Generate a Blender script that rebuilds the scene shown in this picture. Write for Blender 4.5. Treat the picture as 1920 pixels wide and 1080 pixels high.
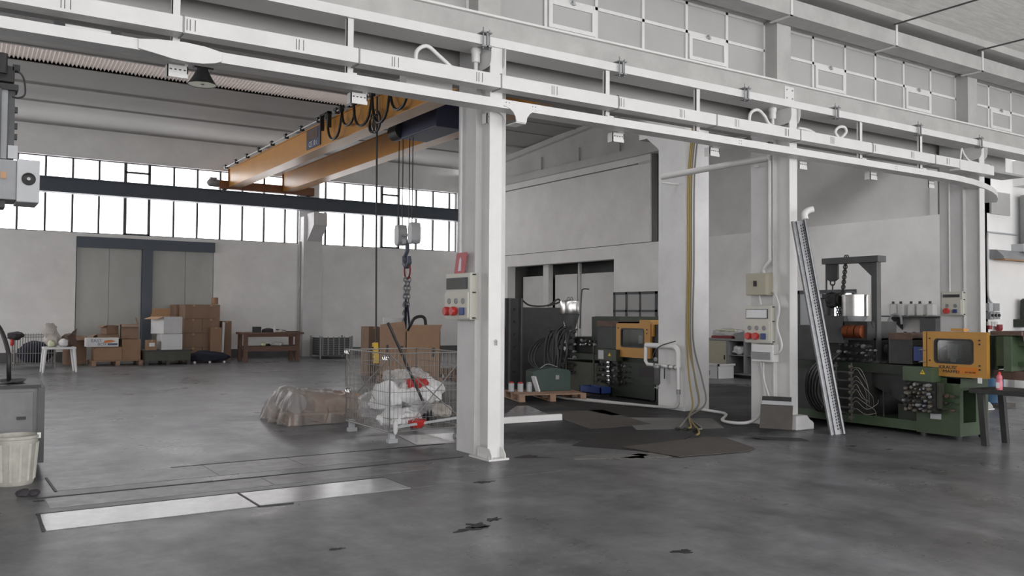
import bpy, bmesh, math, random
from mathutils import Vector, Matrix, noise
random.seed(7)
PI = math.pi
for o in list(bpy.data.objects): bpy.data.objects.remove(o)
SC = bpy.context.scene
COL = SC.collection

# ------------------------------------------------------------------ camera
def cam_setup():
    f, yaw, pit, rol = 1632.18, math.radians(33.2112), math.radians(1.6958), math.radians(.3533)
    cy, sy, cp, sp = math.cos(yaw), math.sin(yaw), math.cos(pit), math.sin(pit)
    fwd = Vector((sy*cp, cy*cp, sp)); right = Vector((cy, -sy, 0)); up = right.cross(fwd)
    r2 = right*math.cos(rol) + up*math.sin(rol); u2 = -right*math.sin(rol) + up*math.cos(rol)
    cd = bpy.data.cameras.new('camera'); co = bpy.data.objects.new('camera', cd); COL.objects.link(co)
    m = Matrix((r2, u2, -fwd)).transposed().to_4x4(); m.translation = (0, 0, 1.6)
    co.matrix_world = m
    cd.sensor_width = 36; cd.sensor_fit = 'HORIZONTAL'; cd.lens = f/1920*36
    cd.clip_end = 300
    SC.camera = co
cam_setup()

# ------------------------------------------------------------------ sky, daylight through the windows, exposure
W = bpy.data.worlds.new('overcast_sky'); SC.world = W; W.use_nodes = True
_bg = W.node_tree.nodes['Background']
_bg.inputs['Color'].default_value = (0.985, 0.985, 1.0, 1)
_bg.inputs['Strength'].default_value = 5.0
SC.view_settings.view_transform = 'Standard'
SC.view_settings.look = 'None'
SC.view_settings.gamma = 1
SC.view_settings.use_curve_mapping = False
SC.view_settings.exposure = 0.24

def portal(loc, rot, sx, sy):                     # guides the sampling of the sky through a wall opening
    l = bpy.data.lights.new('window_portal', 'AREA'); l.shape = 'RECTANGLE'; l.size = sx; l.size_y = sy
    l.cycles.is_portal = True
    o = bpy.data.objects.new('window_portal', l); COL.objects.link(o); o.location = loc; o.rotation_euler = rot
portal((-0.6, 31.25, 5.33), (-PI/2, 0, 0), 23.0, 2.42)
portal((14.65, 31.25, 5.33), (-PI/2, 0, 0), 5.9, 2.42)
portal((6.0, -5.2, 3.3), (PI/2, 0, 0), 36.0, 5.8)
portal((-12.2, 24.6, 3.4), (0, -PI/2, 0), 6.2, 9.6)  # for the unseen opening added in the left end wall

# ------------------------------------------------------------------ materials
def srgb(r, g, b):
    return tuple(((c/255)/12.92 if c/255 <= .04045 else ((c/255+.055)/1.055)**2.4) for c in (r, g, b)) + (1,)
def mat(name, c, rough=.6, metal=0., var=0., scale=4., bump=0., bscale=40., stretch=None, alpha=None, spec=.5, emit=None, c2=None, detail=5):
    m = bpy.data.materials.new(name); m.use_nodes = True
    N, L = m.node_tree.nodes, m.node_tree.links
    p = N['Principled BSDF']
    p.inputs['Base Color'].default_value = c; p.inputs['Roughness'].default_value = rough
    p.inputs['Metallic'].default_value = metal; p.inputs['Specular IOR Level'].default_value = spec
    if var or c2 or bump:
        tc = N.new('ShaderNodeTexCoord'); mp = N.new('ShaderNodeMapping'); L.new(tc.outputs['Object'], mp.inputs[0])
        if stretch: mp.inputs['Scale'].default_value = stretch
    if var or c2:
        n = N.new('ShaderNodeTexNoise'); n.inputs['Scale'].default_value = scale; n.inputs['Detail'].default_value = detail
        n.inputs['Roughness'].default_value = .65
        L.new(mp.outputs[0], n.inputs['Vector'])
        r = N.new('ShaderNodeValToRGB'); r.color_ramp.elements[0].position = .3; r.color_ramp.elements[1].position = .7
        lo = c2 if c2 else tuple(x*(1-var) for x in c[:3])+(1,)
        hi = c if c2 else tuple(min(1, x*(1+var)) for x in c[:3])+(1,)
        r.color_ramp.elements[0].color = lo; r.color_ramp.elements[1].color = hi
        L.new(n.outputs['Fac'], r.inputs[0]); L.new(r.outputs[0], p.inputs['Base Color'])
    if bump:
        n2 = N.new('ShaderNodeTexNoise'); n2.inputs['Scale'].default_value = bscale; n2.inputs['Detail'].default_value = 4
        L.new(mp.outputs[0], n2.inputs['Vector'])
        b = N.new('ShaderNodeBump'); b.inputs['Strength'].default_value = bump; b.inputs['Distance'].default_value = .02
        L.new(n2.outputs['Fac'], b.inputs['Height']); L.new(b.outputs[0], p.inputs['Normal'])
    if alpha is not None: p.inputs['Alpha'].default_value = alpha
    if emit: p.inputs['Emission Color'].default_value = c; p.inputs['Emission Strength'].default_value = emit
    return m
def glass_mat(name, tint, rough=.05, gloss=.12):
    m = bpy.data.materials.new(name); m.use_nodes = True
    N, L = m.node_tree.nodes, m.node_tree.links
    for n in list(N):
        if n.type == 'BSDF_PRINCIPLED': N.remove(n)
    t = N.new('ShaderNodeBsdfTransparent'); t.inputs[0].default_value = tint
    g = N.new('ShaderNodeBsdfGlossy'); g.inputs['Roughness'].default_value = rough
    mx = N.new('ShaderNodeMixShader'); mx.inputs[0].default_value = gloss
    L.new(t.outputs[0], mx.inputs[1]); L.new(g.outputs[0], mx.inputs[2])
    L.new(mx.outputs[0], N['Material Output'].inputs[0])
    return m
def film_mat(name, tint, op=.45):
    m = bpy.data.materials.new(name); m.use_nodes = True
    N, L = m.node_tree.nodes, m.node_tree.links
    p = N['Principled BSDF']; p.inputs['Base Color'].default_value = tint; p.inputs['Roughness'].default_value = .22
    t = N.new('ShaderNodeBsdfTransparent'); mx = N.new('ShaderNodeMixShader'); mx.inputs[0].default_value = op
    L.new(t.outputs[0], mx.inputs[1]); L.new(p.outputs[0], mx.inputs[2]); L.new(mx.outputs[0], N['Material Output'].inputs[0])
    return m
def floor_mat():
    m = bpy.data.materials.new('polished_concrete'); m.use_nodes = True
    N, L = m.node_tree.nodes, m.node_tree.links; p = N['Principled BSDF']
    tc = N.new('ShaderNodeTexCoord')
    def nz(scale, detail=6, rough=.65, st=(1, 1, 1), off=(0, 0, 0)):
        mp = N.new('ShaderNodeMapping'); mp.inputs['Scale'].default_value = st; mp.inputs['Location'].default_value = off
        L.new(tc.outputs['Object'], mp.inputs[0])
        n = N.new('ShaderNodeTexNoise'); n.inputs['Scale'].default_value = scale; n.inputs['Detail'].default_value = detail; n.inputs['Roughness'].default_value = rough
        L.new(mp.outputs[0], n.inputs['Vector']); return n.outputs['Fac']
    def rng(v, a, b, c, d):
        r = N.new('ShaderNodeMapRange'); r.inputs[1].default_value = a; r.inputs[2].default_value = b; r.inputs[3].default_value = c; r.inputs[4].default_value = d
        L.new(v, r.inputs[0]); return r.outputs[0]
    def mul(a, b, op='MULTIPLY'):
        q = N.new('ShaderNodeMath'); q.operation = op
        for i, v in enumerate((a, b)):
            if isinstance(v, (int, float)): q.inputs[i].default_value = v
            else: L.new(v, q.inputs[i])
        return q.outputs[0]
    a = rng(nz(.45, 4), .32, .68, .70, 1.25)
    b = mul(rng(nz(2.2, 8, .7, (1, .55, 1)), .34, .66, .68, 1.3), rng(nz(7, 8, .75, (.5, 1, 1), (5, 5, 0)), .34, .68, .86, 1.12))
    c = rng(nz(9, 6, .75, (.35, 1, 1), (3, 1, 0)), .60, .85, 1.0, .72)         # scuffs
    d = rng(nz(26, 3, .6), .70, .85, 1.0, .6)                                   # small spots
    v = mul(mul(mul(a, b), c), d)
    # oil-soaked work zone around the moulding machines, ragged edge
    sp = N.new('ShaderNodeSeparateXYZ'); L.new(tc.outputs['Object'], sp.inputs[0])
    wob = rng(nz(1.1, 6, .7, (1, 1, 1), (7, 2, 0)), 0, 1, -.9, .9)
    dx = mul(mul(sp.outputs[0], wob, 'ADD'), 10.6, 'SUBTRACT'); dy = mul(mul(sp.outputs[1], wob, 'ADD'), 12.6, 'SUBTRACT')
    dx = mul(mul(dx, dx), 1/(4.8**2)); dy = mul(mul(dy, dy), 1/(4.7**2)); dx = mul(dx, dx); dy = mul(dy, dy)
    oil = rng(mul(dx, dy, 'ADD'), .8, 1.15, .24, 1.0)
    v = mul(v, oil)
    mx = N.new('ShaderNodeMix'); mx.data_type = 'RGBA'; mx.blend_type = 'MULTIPLY'; mx.inputs[0].default_value = 1
    mx.inputs[6].default_value = (.165, .165, .172, 1)
    cb = N.new('ShaderNodeCombineColor')
    for i in range(3): L.new(v, cb.inputs[i])
    L.new(cb.outputs[0], mx.inputs[7]); L.new(mx.outputs[2], p.inputs['Base Color'])
    rr = mul(mul(rng(nz(.7, 5, .7), .32, .68, .24, .40), rng(nz(5, 6, .7, (.6, 1, 1), (2, 9, 0)), .3, .7, -.015, .03), 'ADD'), rng(oil, .24, 1, .18, .0), 'ADD')
    L.new(rr, p.inputs['Roughness'])
    bp = N.new('ShaderNodeBump'); bp.inputs['Strength'].default_value = .04; bp.inputs['Distance'].default_value = .003
    L.new(nz(.6, 2, .5), bp.inputs['Height']); L.new(bp.outputs[0], p.inputs['Normal'])
    p.inputs['Specular IOR Level'].default_value = .13
    return m
M = {}
M['floor'] = floor_mat()
M['wallw'] = mat('brightened_white_wall_paint', (.82, .815, .80, 1), .7, var=.05, scale=1.2, bump=.05, bscale=25)  # wall white lightened; stronger front light is put into the colour
M['wall'] = mat('white_wall_paint', (.80, .79, .77, 1), .75, var=.07, scale=1.2, bump=.05, bscale=25)
M['wallhi'] = mat('grey_precast_panel', (.60, .595, .585, 1), .8, var=.10, scale=.8, bump=.05)
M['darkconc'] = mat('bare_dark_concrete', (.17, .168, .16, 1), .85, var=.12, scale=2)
M['ceil'] = mat('ceiling_precast', (.345, .337, .325, 1), .85, var=.05, scale=.8)
M['tan'] = mat('translucent_corrugated_sheet', (.56, .51, .48, 1), .5)
def _tan():
    N, L = M['tan'].node_tree.nodes, M['tan'].node_tree.links; p = N['Principled BSDF']
    t = N.new('ShaderNodeBsdfTranslucent'); t.inputs[0].default_value = (.03, .027, .025, 1)
    a = N.new('ShaderNodeAddShader'); L.new(p.outputs[0], a.inputs[0]); L.new(t.outputs[0], a.inputs[1]); L.new(a.outputs[0], N['Material Output'].inputs[0])
_tan()
M['white'] = mat('white_steel_paint', (.68, .675, .66, 1), .42, var=.05, scale=3)
M['whited'] = mat('old_white_paint', (.42, .415, .40, 1), .6, var=.12, scale=2.5, bump=.06, bscale=12)
M['conc'] = mat('white_painted_concrete', (.66, .655, .65, 1), .8, var=.07, scale=2.2, bump=.12, bscale=14)
M['girdin'] = mat('stained_grey_steel', (.46, .455, .44, 1), .5, var=.22, scale=1.2, stretch=(.25, 1, 2))
M['vault'] = mat('board_marked_concrete', (.40, .395, .375, 1), .85, var=.16, scale=5, stretch=(.5, 6, 6), bump=.2, bscale=20)
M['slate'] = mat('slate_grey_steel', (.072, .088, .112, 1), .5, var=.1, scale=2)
M['frame'] = mat('dark_window_frame', (.06, .064, .07, 1), .5)
M['doorp'] = mat('galvanised_door_sheet', (.40, .405, .38, 1), .42, var=.12, scale=.9, stretch=(1, 1, .5))
M['base'] = mat('dark_wall_base', (.12, .12, .12, 1), .7, var=.15, scale=3)
M['glass'] = glass_mat('window_glass', (.965, .96, .96, 1), .05, .06)
M['pane'] = mat('whitewashed_glass', (.40, .40, .39, 1), .45, var=.05, scale=1.5)
M['orange'] = mat('orange_crane_paint', (.52, .235, .04, 1), .35, var=.08, scale=1.5)
M['brown'] = mat('brown_orange_crane_paint', (.22, .085, .035, 1), .35, var=.08, scale=1.5)
M['black'] = mat('black_rubber', (.018, .018, .018, 1), .5)
M['dark'] = mat('dark_machine_steel', (.024, .024, .023, 1), .5, var=.3, scale=6)
M['darkgrey'] = mat('dark_grey_paint', (.075, .076, .078, 1), .55, var=.15, scale=4)
M['grey'] = mat('grey_paint', (.26, .265, .27, 1), .5, var=.1, scale=3)
M['lgrey'] = mat('light_grey_steel', (.42, .43, .44, 1), .4, var=.06, scale=3)
M['alu'] = mat('brushed_aluminium', (.72, .71, .69, 1), .28, 1.0, var=.08, scale=6, stretch=(1, 1, 12))
M['cabg'] = mat('dirty_grey_cabinet_paint', (.17, .172, .175, 1), .5, var=.2, scale=3)
M['press'] = mat('shade_dark_press_steel', (.028, .028, .029, 1), .55, var=.25, scale=4)  # steel darkened so its colour carries the shade of that corner
M['galv'] = mat('galvanised_steel', (.25, .255, .265, 1), .42, .45, var=.2, scale=12)
M['wire'] = mat('zinc_wire', (.30, .29, .28, 1), .45, .5)
M['rust'] = mat('rusty_brown_steel', (.10, .06, .045, 1), .7, var=.3, scale=5)
M['card'] = mat('brown_cardboard', (.30, .185, .115, 1), .8, var=.08, scale=3)
M['card2'] = mat('dull_cardboard', (.235, .15, .10, 1), .8, var=.1, scale=3)
M['cardin'] = mat('inside_of_cardboard', (.46, .27, .15, 1), .8, var=.05)
M['whitecard'] = mat('white_carton', (.66, .66, .66, 1), .6, var=.03)
M['wood'] = mat('brown_wood', (.14, .075, .052, 1), .65, var=.2, scale=4, stretch=(1, 1, 8))
M['pal'] = mat('pallet_wood', (.30, .19, .13, 1), .8, var=.2, scale=5)
M['green'] = mat('machine_green', (.055, .085, .045, 1), .45, var=.14, scale=4)
M['green2'] = mat('dark_machine_green', (.016, .024, .014, 1), .55, var=.2, scale=4)  # machine green copied darker, with the shade on machine parts painted in
M['olive'] = mat('olive_oily_paint', (.04, .042, .028, 1), .5, var=.25, scale=5)
M['yellow'] = mat('yellow_guard_paint', (.44, .22, .04, 1), .45, var=.06, scale=3)
M['yel2'] = mat('bright_yellow_plastic', (.62, .40, .03, 1), .5)
M['teal'] = mat('green_tool_chest', (.024, .05, .04, 1), .5, var=.15, scale=4)
M['blue'] = mat('blue_plastic', (.02, .045, .17, 1), .45)
M['navy'] = mat('navy_crane_sign', (.035, .045, .10, 1), .5)
M['bluedrum'] = mat('blue_drum_plastic', (.04, .10, .19, 1), .45)
M['red'] = mat('red_plastic', (.50, .035, .03, 1), .4)
M['dred'] = mat('dull_red', (.22, .02, .025, 1), .5)
M['redsign'] = mat('red_fire_sign', (.42, .03, .045, 1), .45)
M['pink'] = mat('pink_bottle_plastic', (.62, .16, .20, 1), .35)
M['beige'] = mat('beige_enclosure', (.42, .39, .30, 1), .5, var=.04)
M['cream'] = mat('cream_enclosure', (.58, .57, .50, 1), .5, var=.03)
M['plas'] = mat('white_plastic', (.72, .72, .71, 1), .45)
M['bucketm'] = mat('yellowed_bucket_plastic', (.44, .43, .38, 1), .5, var=.16, scale=8)
M['bag'] = mat('white_plastic_bag', (.74, .74, .74, 1), .4, bump=.5, bscale=14)
M['bagtan'] = mat('tan_plastic_bag', (.46, .42, .38, 1), .45, bump=.5, bscale=14)
M['film'] = film_mat('clear_plastic_film', (.30, .265, .245, 1), .5)
M['clearw'] = film_mat('cloudy_film', (.62, .62, .62, 1), .4)
M['bottle'] = film_mat('translucent_white_plastic', (.62, .62, .60, 1), .7)
M['smoke'] = glass_mat('guard_window', (.66, .68, .67, 1), .08, .10)
M['copper'] = mat('copper_heater_band', (.27, .075, .03, 1), .35, .7, var=.35, scale=9)
M['chrome'] = mat('chrome', (.65, .65, .65, 1), .2, 1.)
M['brass'] = mat('dirty_fittings', (.17, .155, .125, 1), .4, .6, var=.3, scale=20)
M['sheet'] = mat('brown_steel_sheet', (.085, .074, .066, 1), .62, var=.2, scale=3)
M['sheetd'] = mat('black_oily_sheet', (.022, .021, .02, 1), .6, var=.3, scale=3)
M['plate'] = mat('smooth_floor_plate', (.25, .25, .255, 1), .21, var=.22, scale=4, bump=.02)
M['plate2'] = mat('worn_floor_strip', (.19, .19, .19, 1), .34, var=.4, scale=5, bump=.05, bscale=12, spec=.2)
M['yhose'] = mat('yellow_hose', (.30, .22, .06, 1), .5)
M['ghose'] = mat('grey_hose', (.20, .19, .17, 1), .5)
M['cloth'] = mat('dark_cloth', (.045, .04, .045, 1), .9, bump=.6, bscale=10)
M['cloth2'] = mat('navy_cloth', (.02, .022, .04, 1), .9, bump=.6, bscale=10)
M['lampin'] = mat('lamp_reflector', (.60, .64, .42, 1), .4)
M['warn'] = mat('warning_yellow', (.75, .50, .02, 1), .5)
M['orband'] = mat('orange_band', (.55, .17, .01, 1), .5)
M['ink'] = mat('black_print', (.02, .015, .02, 1), .6)
M['printw'] = mat('white_print', (.7, .7, .75, 1), .6)
M['printo'] = mat('orange_print', (.60, .20, .06, 1), .6)
M['printb'] = mat('blue_print', (.10, .12, .18, 1), .6)

# ------------------------------------------------------------------ helpers
def rootloc(p):
    while p.parent: p = p.parent
    return p.location.copy()
class B:
    def __init__(s): s.bm = bmesh.new()
    def box(s, x0, x1, y0, y1, z0, z1):
        v = [s.bm.verts.new((x, y, z)) for z in (z0, z1) for y in (y0, y1) for x in (x0, x1)]
        for f in ((0, 2, 3, 1), (4, 5, 7, 6), (0, 1, 5, 4), (2, 6, 7, 3), (0, 4, 6, 2), (1, 3, 7, 5)): s.bm.faces.new([v[i] for i in f])
        return s
    def obox(s, c, size, rz=0, rx=0, ry=0):
        m = Matrix.Translation(c) @ Matrix.Rotation(rz, 4, 'Z') @ Matrix.Rotation(rx, 4, 'X') @ Matrix.Rotation(ry, 4, 'Y')
        hx, hy, hz = (q/2 for q in size)
        v = [s.bm.verts.new(m @ Vector((x, y, z))) for z in (-hz, hz) for y in (-hy, hy) for x in (-hx, hx)]
        for f in ((0, 2, 3, 1), (4, 5, 7, 6), (0, 1, 5, 4), (2, 6, 7, 3), (0, 4, 6, 2), (1, 3, 7, 5)): s.bm.faces.new([v[i] for i in f])
        return s
    def bar(s, p0, p1, w, h):
        p0, p1 = Vector(p0), Vector(p1); d = (p1-p0); L = d.length; d.normalize()
        up = Vector((0, 0, 1)) if abs(d.z) < .95 else Vector((0, 1, 0))
        a = d.cross(up).normalized(); b = a.cross(d)
        v = [s.bm.verts.new(p + a*i*w/2 + b*j*h/2) for p in (p0, p1) for i, j in ((-1, -1), (1, -1), (1, 1), (-1, 1))]
        for f in ((3, 2, 1, 0), (4, 5, 6, 7), (0, 1, 5, 4), (1, 2, 6, 5), (2, 3, 7, 6), (3, 0, 4, 7)): s.bm.faces.new([v[i] for i in f])
        return s
    def tube(s, pts, r, n=8, cap=True):
        pts = [Vector(p) for p in pts]; k = len(pts); rs = r if isinstance(r, (list, tuple)) else [r]*k
        ref = None; rings = []
        for i, p in enumerate(pts):
            d = (pts[min(i+1, k-1)]-pts[max(i-1, 0)]).normalized()
            if ref is None: ref = Vector((0, 0, 1)) if abs(d.z) < .9 else Vector((1, 0, 0))
            a = d.cross(ref)
            if a.length < 1e-5: a = d.orthogonal()
            a.normalize(); b = a.cross(d).normalized(); ref = b
            rings.append([s.bm.verts.new(p + (a*math.cos(t)+b*math.sin(t))*rs[i]) for t in (2*PI*j/n for j in range(n))])
        for A, C in zip(rings, rings[1:]):
            for j in range(n): s.bm.faces.new((A[j], A[(j+1) % n], C[(j+1) % n], C[j]))
        if cap: s.bm.faces.new(rings[0][::-1]); s.bm.faces.new(rings[-1])
        return s
    def cyl(s, p0, p1, r, r2=None, n=16): return s.tube([p0, p1], [r, r if r2 is None else r2], n)
    def lathe(s, prof, c, n=24, axis='z'):
        rings = []
        for r, h in prof:
            ring = []
            for j in range(n):
                t = 2*PI*j/n; u, v = r*math.cos(t), r*math.sin(t)
                q = {'z': (u, v, h), 'x': (h, u, v), 'y': (v, h, u)}[axis]
                ring.append(s.bm.verts.new((c[0]+q[0], c[1]+q[1], c[2]+q[2])))
            rings.append(ring)
        for A, C in zip(rings, rings[1:]):
            for j in range(n): s.bm.faces.new((A[j], A[(j+1) % n], C[(j+1) % n], C[j]))
        if prof[0][0] > 1e-4: s.bm.faces.new(rings[0][::-1])
        if prof[-1][0] > 1e-4: s.bm.faces.new(rings[-1])
        return s
    def prism(s, pts, axis, a, b):
        def P(u, v, w): return {'x': (w, u, v), 'y': (u, w, v), 'z': (u, v, w)}[axis]
        A = [s.bm.verts.new(P(u, v, a)) for u, v in pts]; C = [s.bm.verts.new(P(u, v, b)) for u, v in pts]
        s.bm.faces.new(A); s.bm.faces.new(C[::-1]); n = len(pts)
        for i in range(n): s.bm.faces.new((A[i], C[i], C[(i+1) % n], A[(i+1) % n]))
        return s
    def blob(s, c, r, seed=0, amp=.25, sub=3, freq=1.6, zmin=None):
        g = bmesh.ops.create_icosphere(s.bm, subdivisions=sub, radius=1)
        off = Vector((seed*7.3, seed*3.1, seed*1.7))
        for v in g['verts']:
            d = v.co.normalized(); k = 1+amp*(noise.noise(d*freq+off)+.55*noise.noise(d*freq*2.6+off)+.35*noise.noise(d*freq*6+off))
            v.co = Vector((c[0]+d.x*r[0]*k, c[1]+d.y*r[1]*k, c[2]+d.z*r[2]*k))
            if zmin is not None and v.co.z < zmin: v.co.z = zmin
        return s
    def torus(s, c, R, r, ax='z', n=20, m=6, a0=0, a1=2*PI):
        pts = []
        for i in range(n+1):
            t = a0+(a1-a0)*i/n; u, v = R*math.cos(t), R*math.sin(t)
            q = {'z': (u, v, 0), 'x': (0, u, v), 'y': (u, 0, v)}[ax]; pts.append((c[0]+q[0], c[1]+q[1], c[2]+q[2]))
        return s.tube(pts, r, m, cap=abs(a1-a0) < 6.2)
    def chain(s, p0, p1, link=.05, r=.006):
        p0, p1 = Vector(p0), Vector(p1); d = p1-p0; n = max(1, int(d.length/(link*.72))); d.normalize()
        a = d.orthogonal().normalized(); b = d.cross(a)
        for i in range(n):
            c = p0+(p1-p0)*((i+.5)/n); u = a if i % 2 else b; pts = []
            for j in range(11):
                t = 2*PI*j/10; pts.append(c + d*math.cos(t)*link*.5 + u*math.sin(t)*link*.32)
            s.tube(pts, r, 5, cap=False)
        return s
    def build(s, name, m, parent=None, bevel=0, smooth=True, angle=40, zrot=None):
        if bevel:
            bmesh.ops.bevel(s.bm, geom=[e for e in s.bm.edges], offset=bevel, segments=2, affect='EDGES', profile=.6)
        bmesh.ops.recalc_face_normals(s.bm, faces=s.bm.faces)
        me = bpy.data.meshes.new(name)
        if parent is not None:
            bmesh.ops.translate(s.bm, verts=s.bm.verts, vec=-rootloc(parent))
        s.bm.to_mesh(me); s.bm.free()
        me.materials.append(M[m] if isinstance(m, str) else m)
        if smooth:
            for p in me.polygons: p.use_smooth = True
            me.set_sharp_from_angle(angle=math.radians(12 if bevel else angle))
        o = bpy.data.objects.new(name, me); COL.objects.link(o)
        if parent is not None: o.parent = parent
        return o
def thing(name, label, cat, loc=(0, 0, 0), group=None):
    o = bpy.data.objects.new(name, None); COL.objects.link(o); o.location = loc; o.empty_display_size = .1
    o['label'] = label; o['category'] = cat
    if group: o['group'] = group
    return o
def tag(o, label, cat, group=None):
    o['label'] = label; o['category'] = cat
    if group: o['group'] = group
    return o
def struct(o): o['kind'] = 'structure'; return o
def sroot(name):
    o = bpy.data.objects.new(name, None); COL.objects.link(o); o['kind'] = 'structure'; o.empty_display_size = .1
    return o
def place(src, loc, parent):                              # a repeat of a part, sharing its mesh
    c = src.copy(); COL.objects.link(c); c.parent = parent; c.location = loc; return c
def dup(root, loc, label=None, rotz=None):
    r = root.copy(); COL.objects.link(r); r.location = loc
    if rotz is not None: r.rotation_euler = (0, 0, rotz)
    if label: r['label'] = label
    for ch in list(root.children):
        c = ch.copy(); COL.objects.link(c); c.parent = r
        for g in ch.children:
            d = g.copy(); COL.objects.link(d); d.parent = c
    return r
def text(s, size, loc, rot, m, parent, name='lettering', align='CENTER', sx=1):
    cu = bpy.data.curves.new('t', 'FONT'); cu.body = s; cu.size = size; cu.align_x = align; cu.align_y = 'CENTER'; cu.extrude = .001; cu.resolution_u = 3
    to = bpy.data.objects.new('t', cu); me = bpy.data.meshes.new_from_object(to)
    bpy.data.objects.remove(to); bpy.data.curves.remove(cu)
    mw = Matrix.Translation(Vector(loc)-rootloc(parent)) @ rot @ Matrix.Diagonal((sx, 1, 1, 1))
    me.transform(mw); me.materials.clear(); me.materials.append(M[m]); me.name = name
    o = bpy.data.objects.new(name, me); COL.objects.link(o); o.parent = parent; return o
# lettering that faces -X (reads towards -Y) / faces -Y (reads towards +X)
FACE_NX = Matrix(((0, 0, -1, 0), (-1, 0, 0, 0), (0, 1, 0, 0), (0, 0, 0, 1)))
FACE_NY = Matrix(((1, 0, 0, 0), (0, 0, -1, 0), (0, 1, 0, 0), (0, 0, 0, 1)))
def arc(c, R, a0, a1, n=8, ax='x'):
    out = []
    for i in range(n+1):
        t = a0+(a1-a0)*i/n; u, v = R*math.cos(t), R*math.sin(t)
        q = {'z': (u, v, 0), 'x': (0, u, v), 'y': (u, 0, v)}[ax]; out.append((c[0]+q[0], c[1]+q[1], c[2]+q[2]))
    return out
def curve(*pts, n=6):
    P = [Vector(p) for p in pts]; P = [P[0]*2-P[1]]+P+[P[-1]*2-P[-2]]; out = []
    for i in range(1, len(P)-2):
        for k in range(n):
            t = k/n; a, b, c, d = P[i-1], P[i], P[i+1], P[i+2]
            out.append(.5*((2*b)+(c-a)*t+(2*a-5*b+4*c-d)*t*t+(3*b-a-3*c+d)*t**3))
    out.append(P[-2]); return out
def round_rect(u0, u1, v0, v1, r, n=5):
    out = []
    for cu, cv, a in ((u1-r, v1-r, 0), (u0+r, v1-r, PI/2), (u0+r, v0+r, PI), (u1-r, v0+r, 1.5*PI)):
        for i in range(n+1):
            t = a+PI/2*i/n; out.append((cu+r*math.cos(t), cv+r*math.sin(t)))
    return out
def plate_hole(b, outer, inner, axis, a, c):
    """flat plate (outer rounded rect) with a hole (inner rounded rect), between a and c along axis; both lists match in length"""
    def P(u, v, w): return {'x': (w, u, v), 'y': (u, w, v), 'z': (u, v, w)}[axis]
    n = len(outer)
    R = [[b.bm.verts.new(P(u, v, w)) for u, v in L] for L, w in ((outer, a), (inner, a), (inner, c), (outer, c))]
    for k in range(4):
        A, C = R[k], R[(k+1) % 4]
        for i in range(n): b.bm.faces.new((A[i], A[(i+1) % n], C[(i+1) % n], C[i]))
    return b

# ================================================================== THE SETTING
XL, XR, XE = -12.0, 17.8, 24.0            # left end, gable wall, right end of the front hall
YB, YF = 31.0, -5.0
fl = struct(B().box(XL-.4, XE+.4, YF-.4, YB+.4, -.2, 0).build('floor', 'floor'))

# --- floor inserts: cover plates and worn strips along the column line, let into the concrete
def fplate(x0, x1, y0, y1, m, z=.004):
    b = B().box(x0, x1, y0, y1, -.02, z); o = b.build('floor_plate', m, fl); return o
fplate(.67, 2.21, 7.18, 7.79, 'plate'); fplate(2.235, 3.62, 7.2, 7.8, 'plate'); fplate(3.64, 5.4, 7.2, 7.8, 'floor', .002)
for x0, x1 in ((.88, 2.3), (2.31, 3.2), (3.21, 4.1)): fplate(x0, x1, 8.72, 9.4, 'plate2', .003)
for x0, x1 in ((.77, 2.6), (2.62, 4.3)): fplate(x0, x1, 7.98, 8.42, 'plate2', .002)
b = B()
for p in (((.65, 7.80), (3.63, 7.80)), ((.65, 7.17), (.67, 7.8)), ((2.222, 7.17), (2.222, 7.8)), ((.7, 8.46), (4.9, 8.46)), ((.88, 8.7), (.87, 9.45)), ((2.0, 9.42), (5.2, 9.42)), ((2.22, 7.17), (2.5, 7.14))):
    b.bar((p[0][0], p[0][1], .003), (p[1][0], p[1][1], .003), .022, .006)
b.build('joint_line', 'black', fl)
# ragged dark tar spots and a worn patch on the concrete
def spot(cx, cy, rx, ry, seed, m='sheetd', n=26, z=.003):
    b = B(); pts = []
    for i in range(n):
        t = 2*PI*i/n; k = .7+.75*noise.noise(Vector((math.cos(t)*2+seed, math.sin(t)*2, seed*3.3)))
        pts.append((cx+rx*k*math.cos(t), cy+ry*k*math.sin(t)))
    b.prism(pts, 'z', -.004, z); return b.build('floor_stain', m, fl)
spot(3.42, 5.67, .16, .12, 1); spot(3.30, 5.60, .2, .06, 2); spot(3.62, 5.78, .08, .06, 3); spot(2.27, 5.62, .07, .03, 4)
spot(4.22, 4.33, .09, .07, 5); spot(4.35, 7.1, .13, .07, 6); spot(5.55, 8.1, .16, .05, 7); spot(9.4, 6.7, .12, .05, 8)
spot(9.55, 6.3, .09, .03, 9); spot(6.35, 7.62, .42, .32, 12, 'darkconc', 30); spot(6.75, 7.45, .5, .2, 13, 'darkconc', 30)
spot(.72, 8.35, .05, .04, 10)

# --- back wall
wb = B()
wb.box(XL, 3.57, YB, YB+.35, 0, 4.12).box(7.9, XR, YB, YB+.35, 0, 4.12).box(3.57, 7.9, YB, YB+.35, 4.0, 4.12)
wb.box(XL, XR, YB, YB+.35, 6.54, 7.75).box(10.93, 11.69, YB, YB+.35, 4.12, 6.54).box(17.6, XR, YB, YB+.35, 4.12, 6.54)
wall_back = struct(wb.build('wall_back', 'wall'))
struct(B().box(XL, 3.55, YB-.03, YB, 0, .3).box(7.92, 10.9, YB-.03, YB, 0, .3).box(11.75, XR, YB-.03, YB, 0, .3).build('baseboard_back', 'base'))
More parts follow.
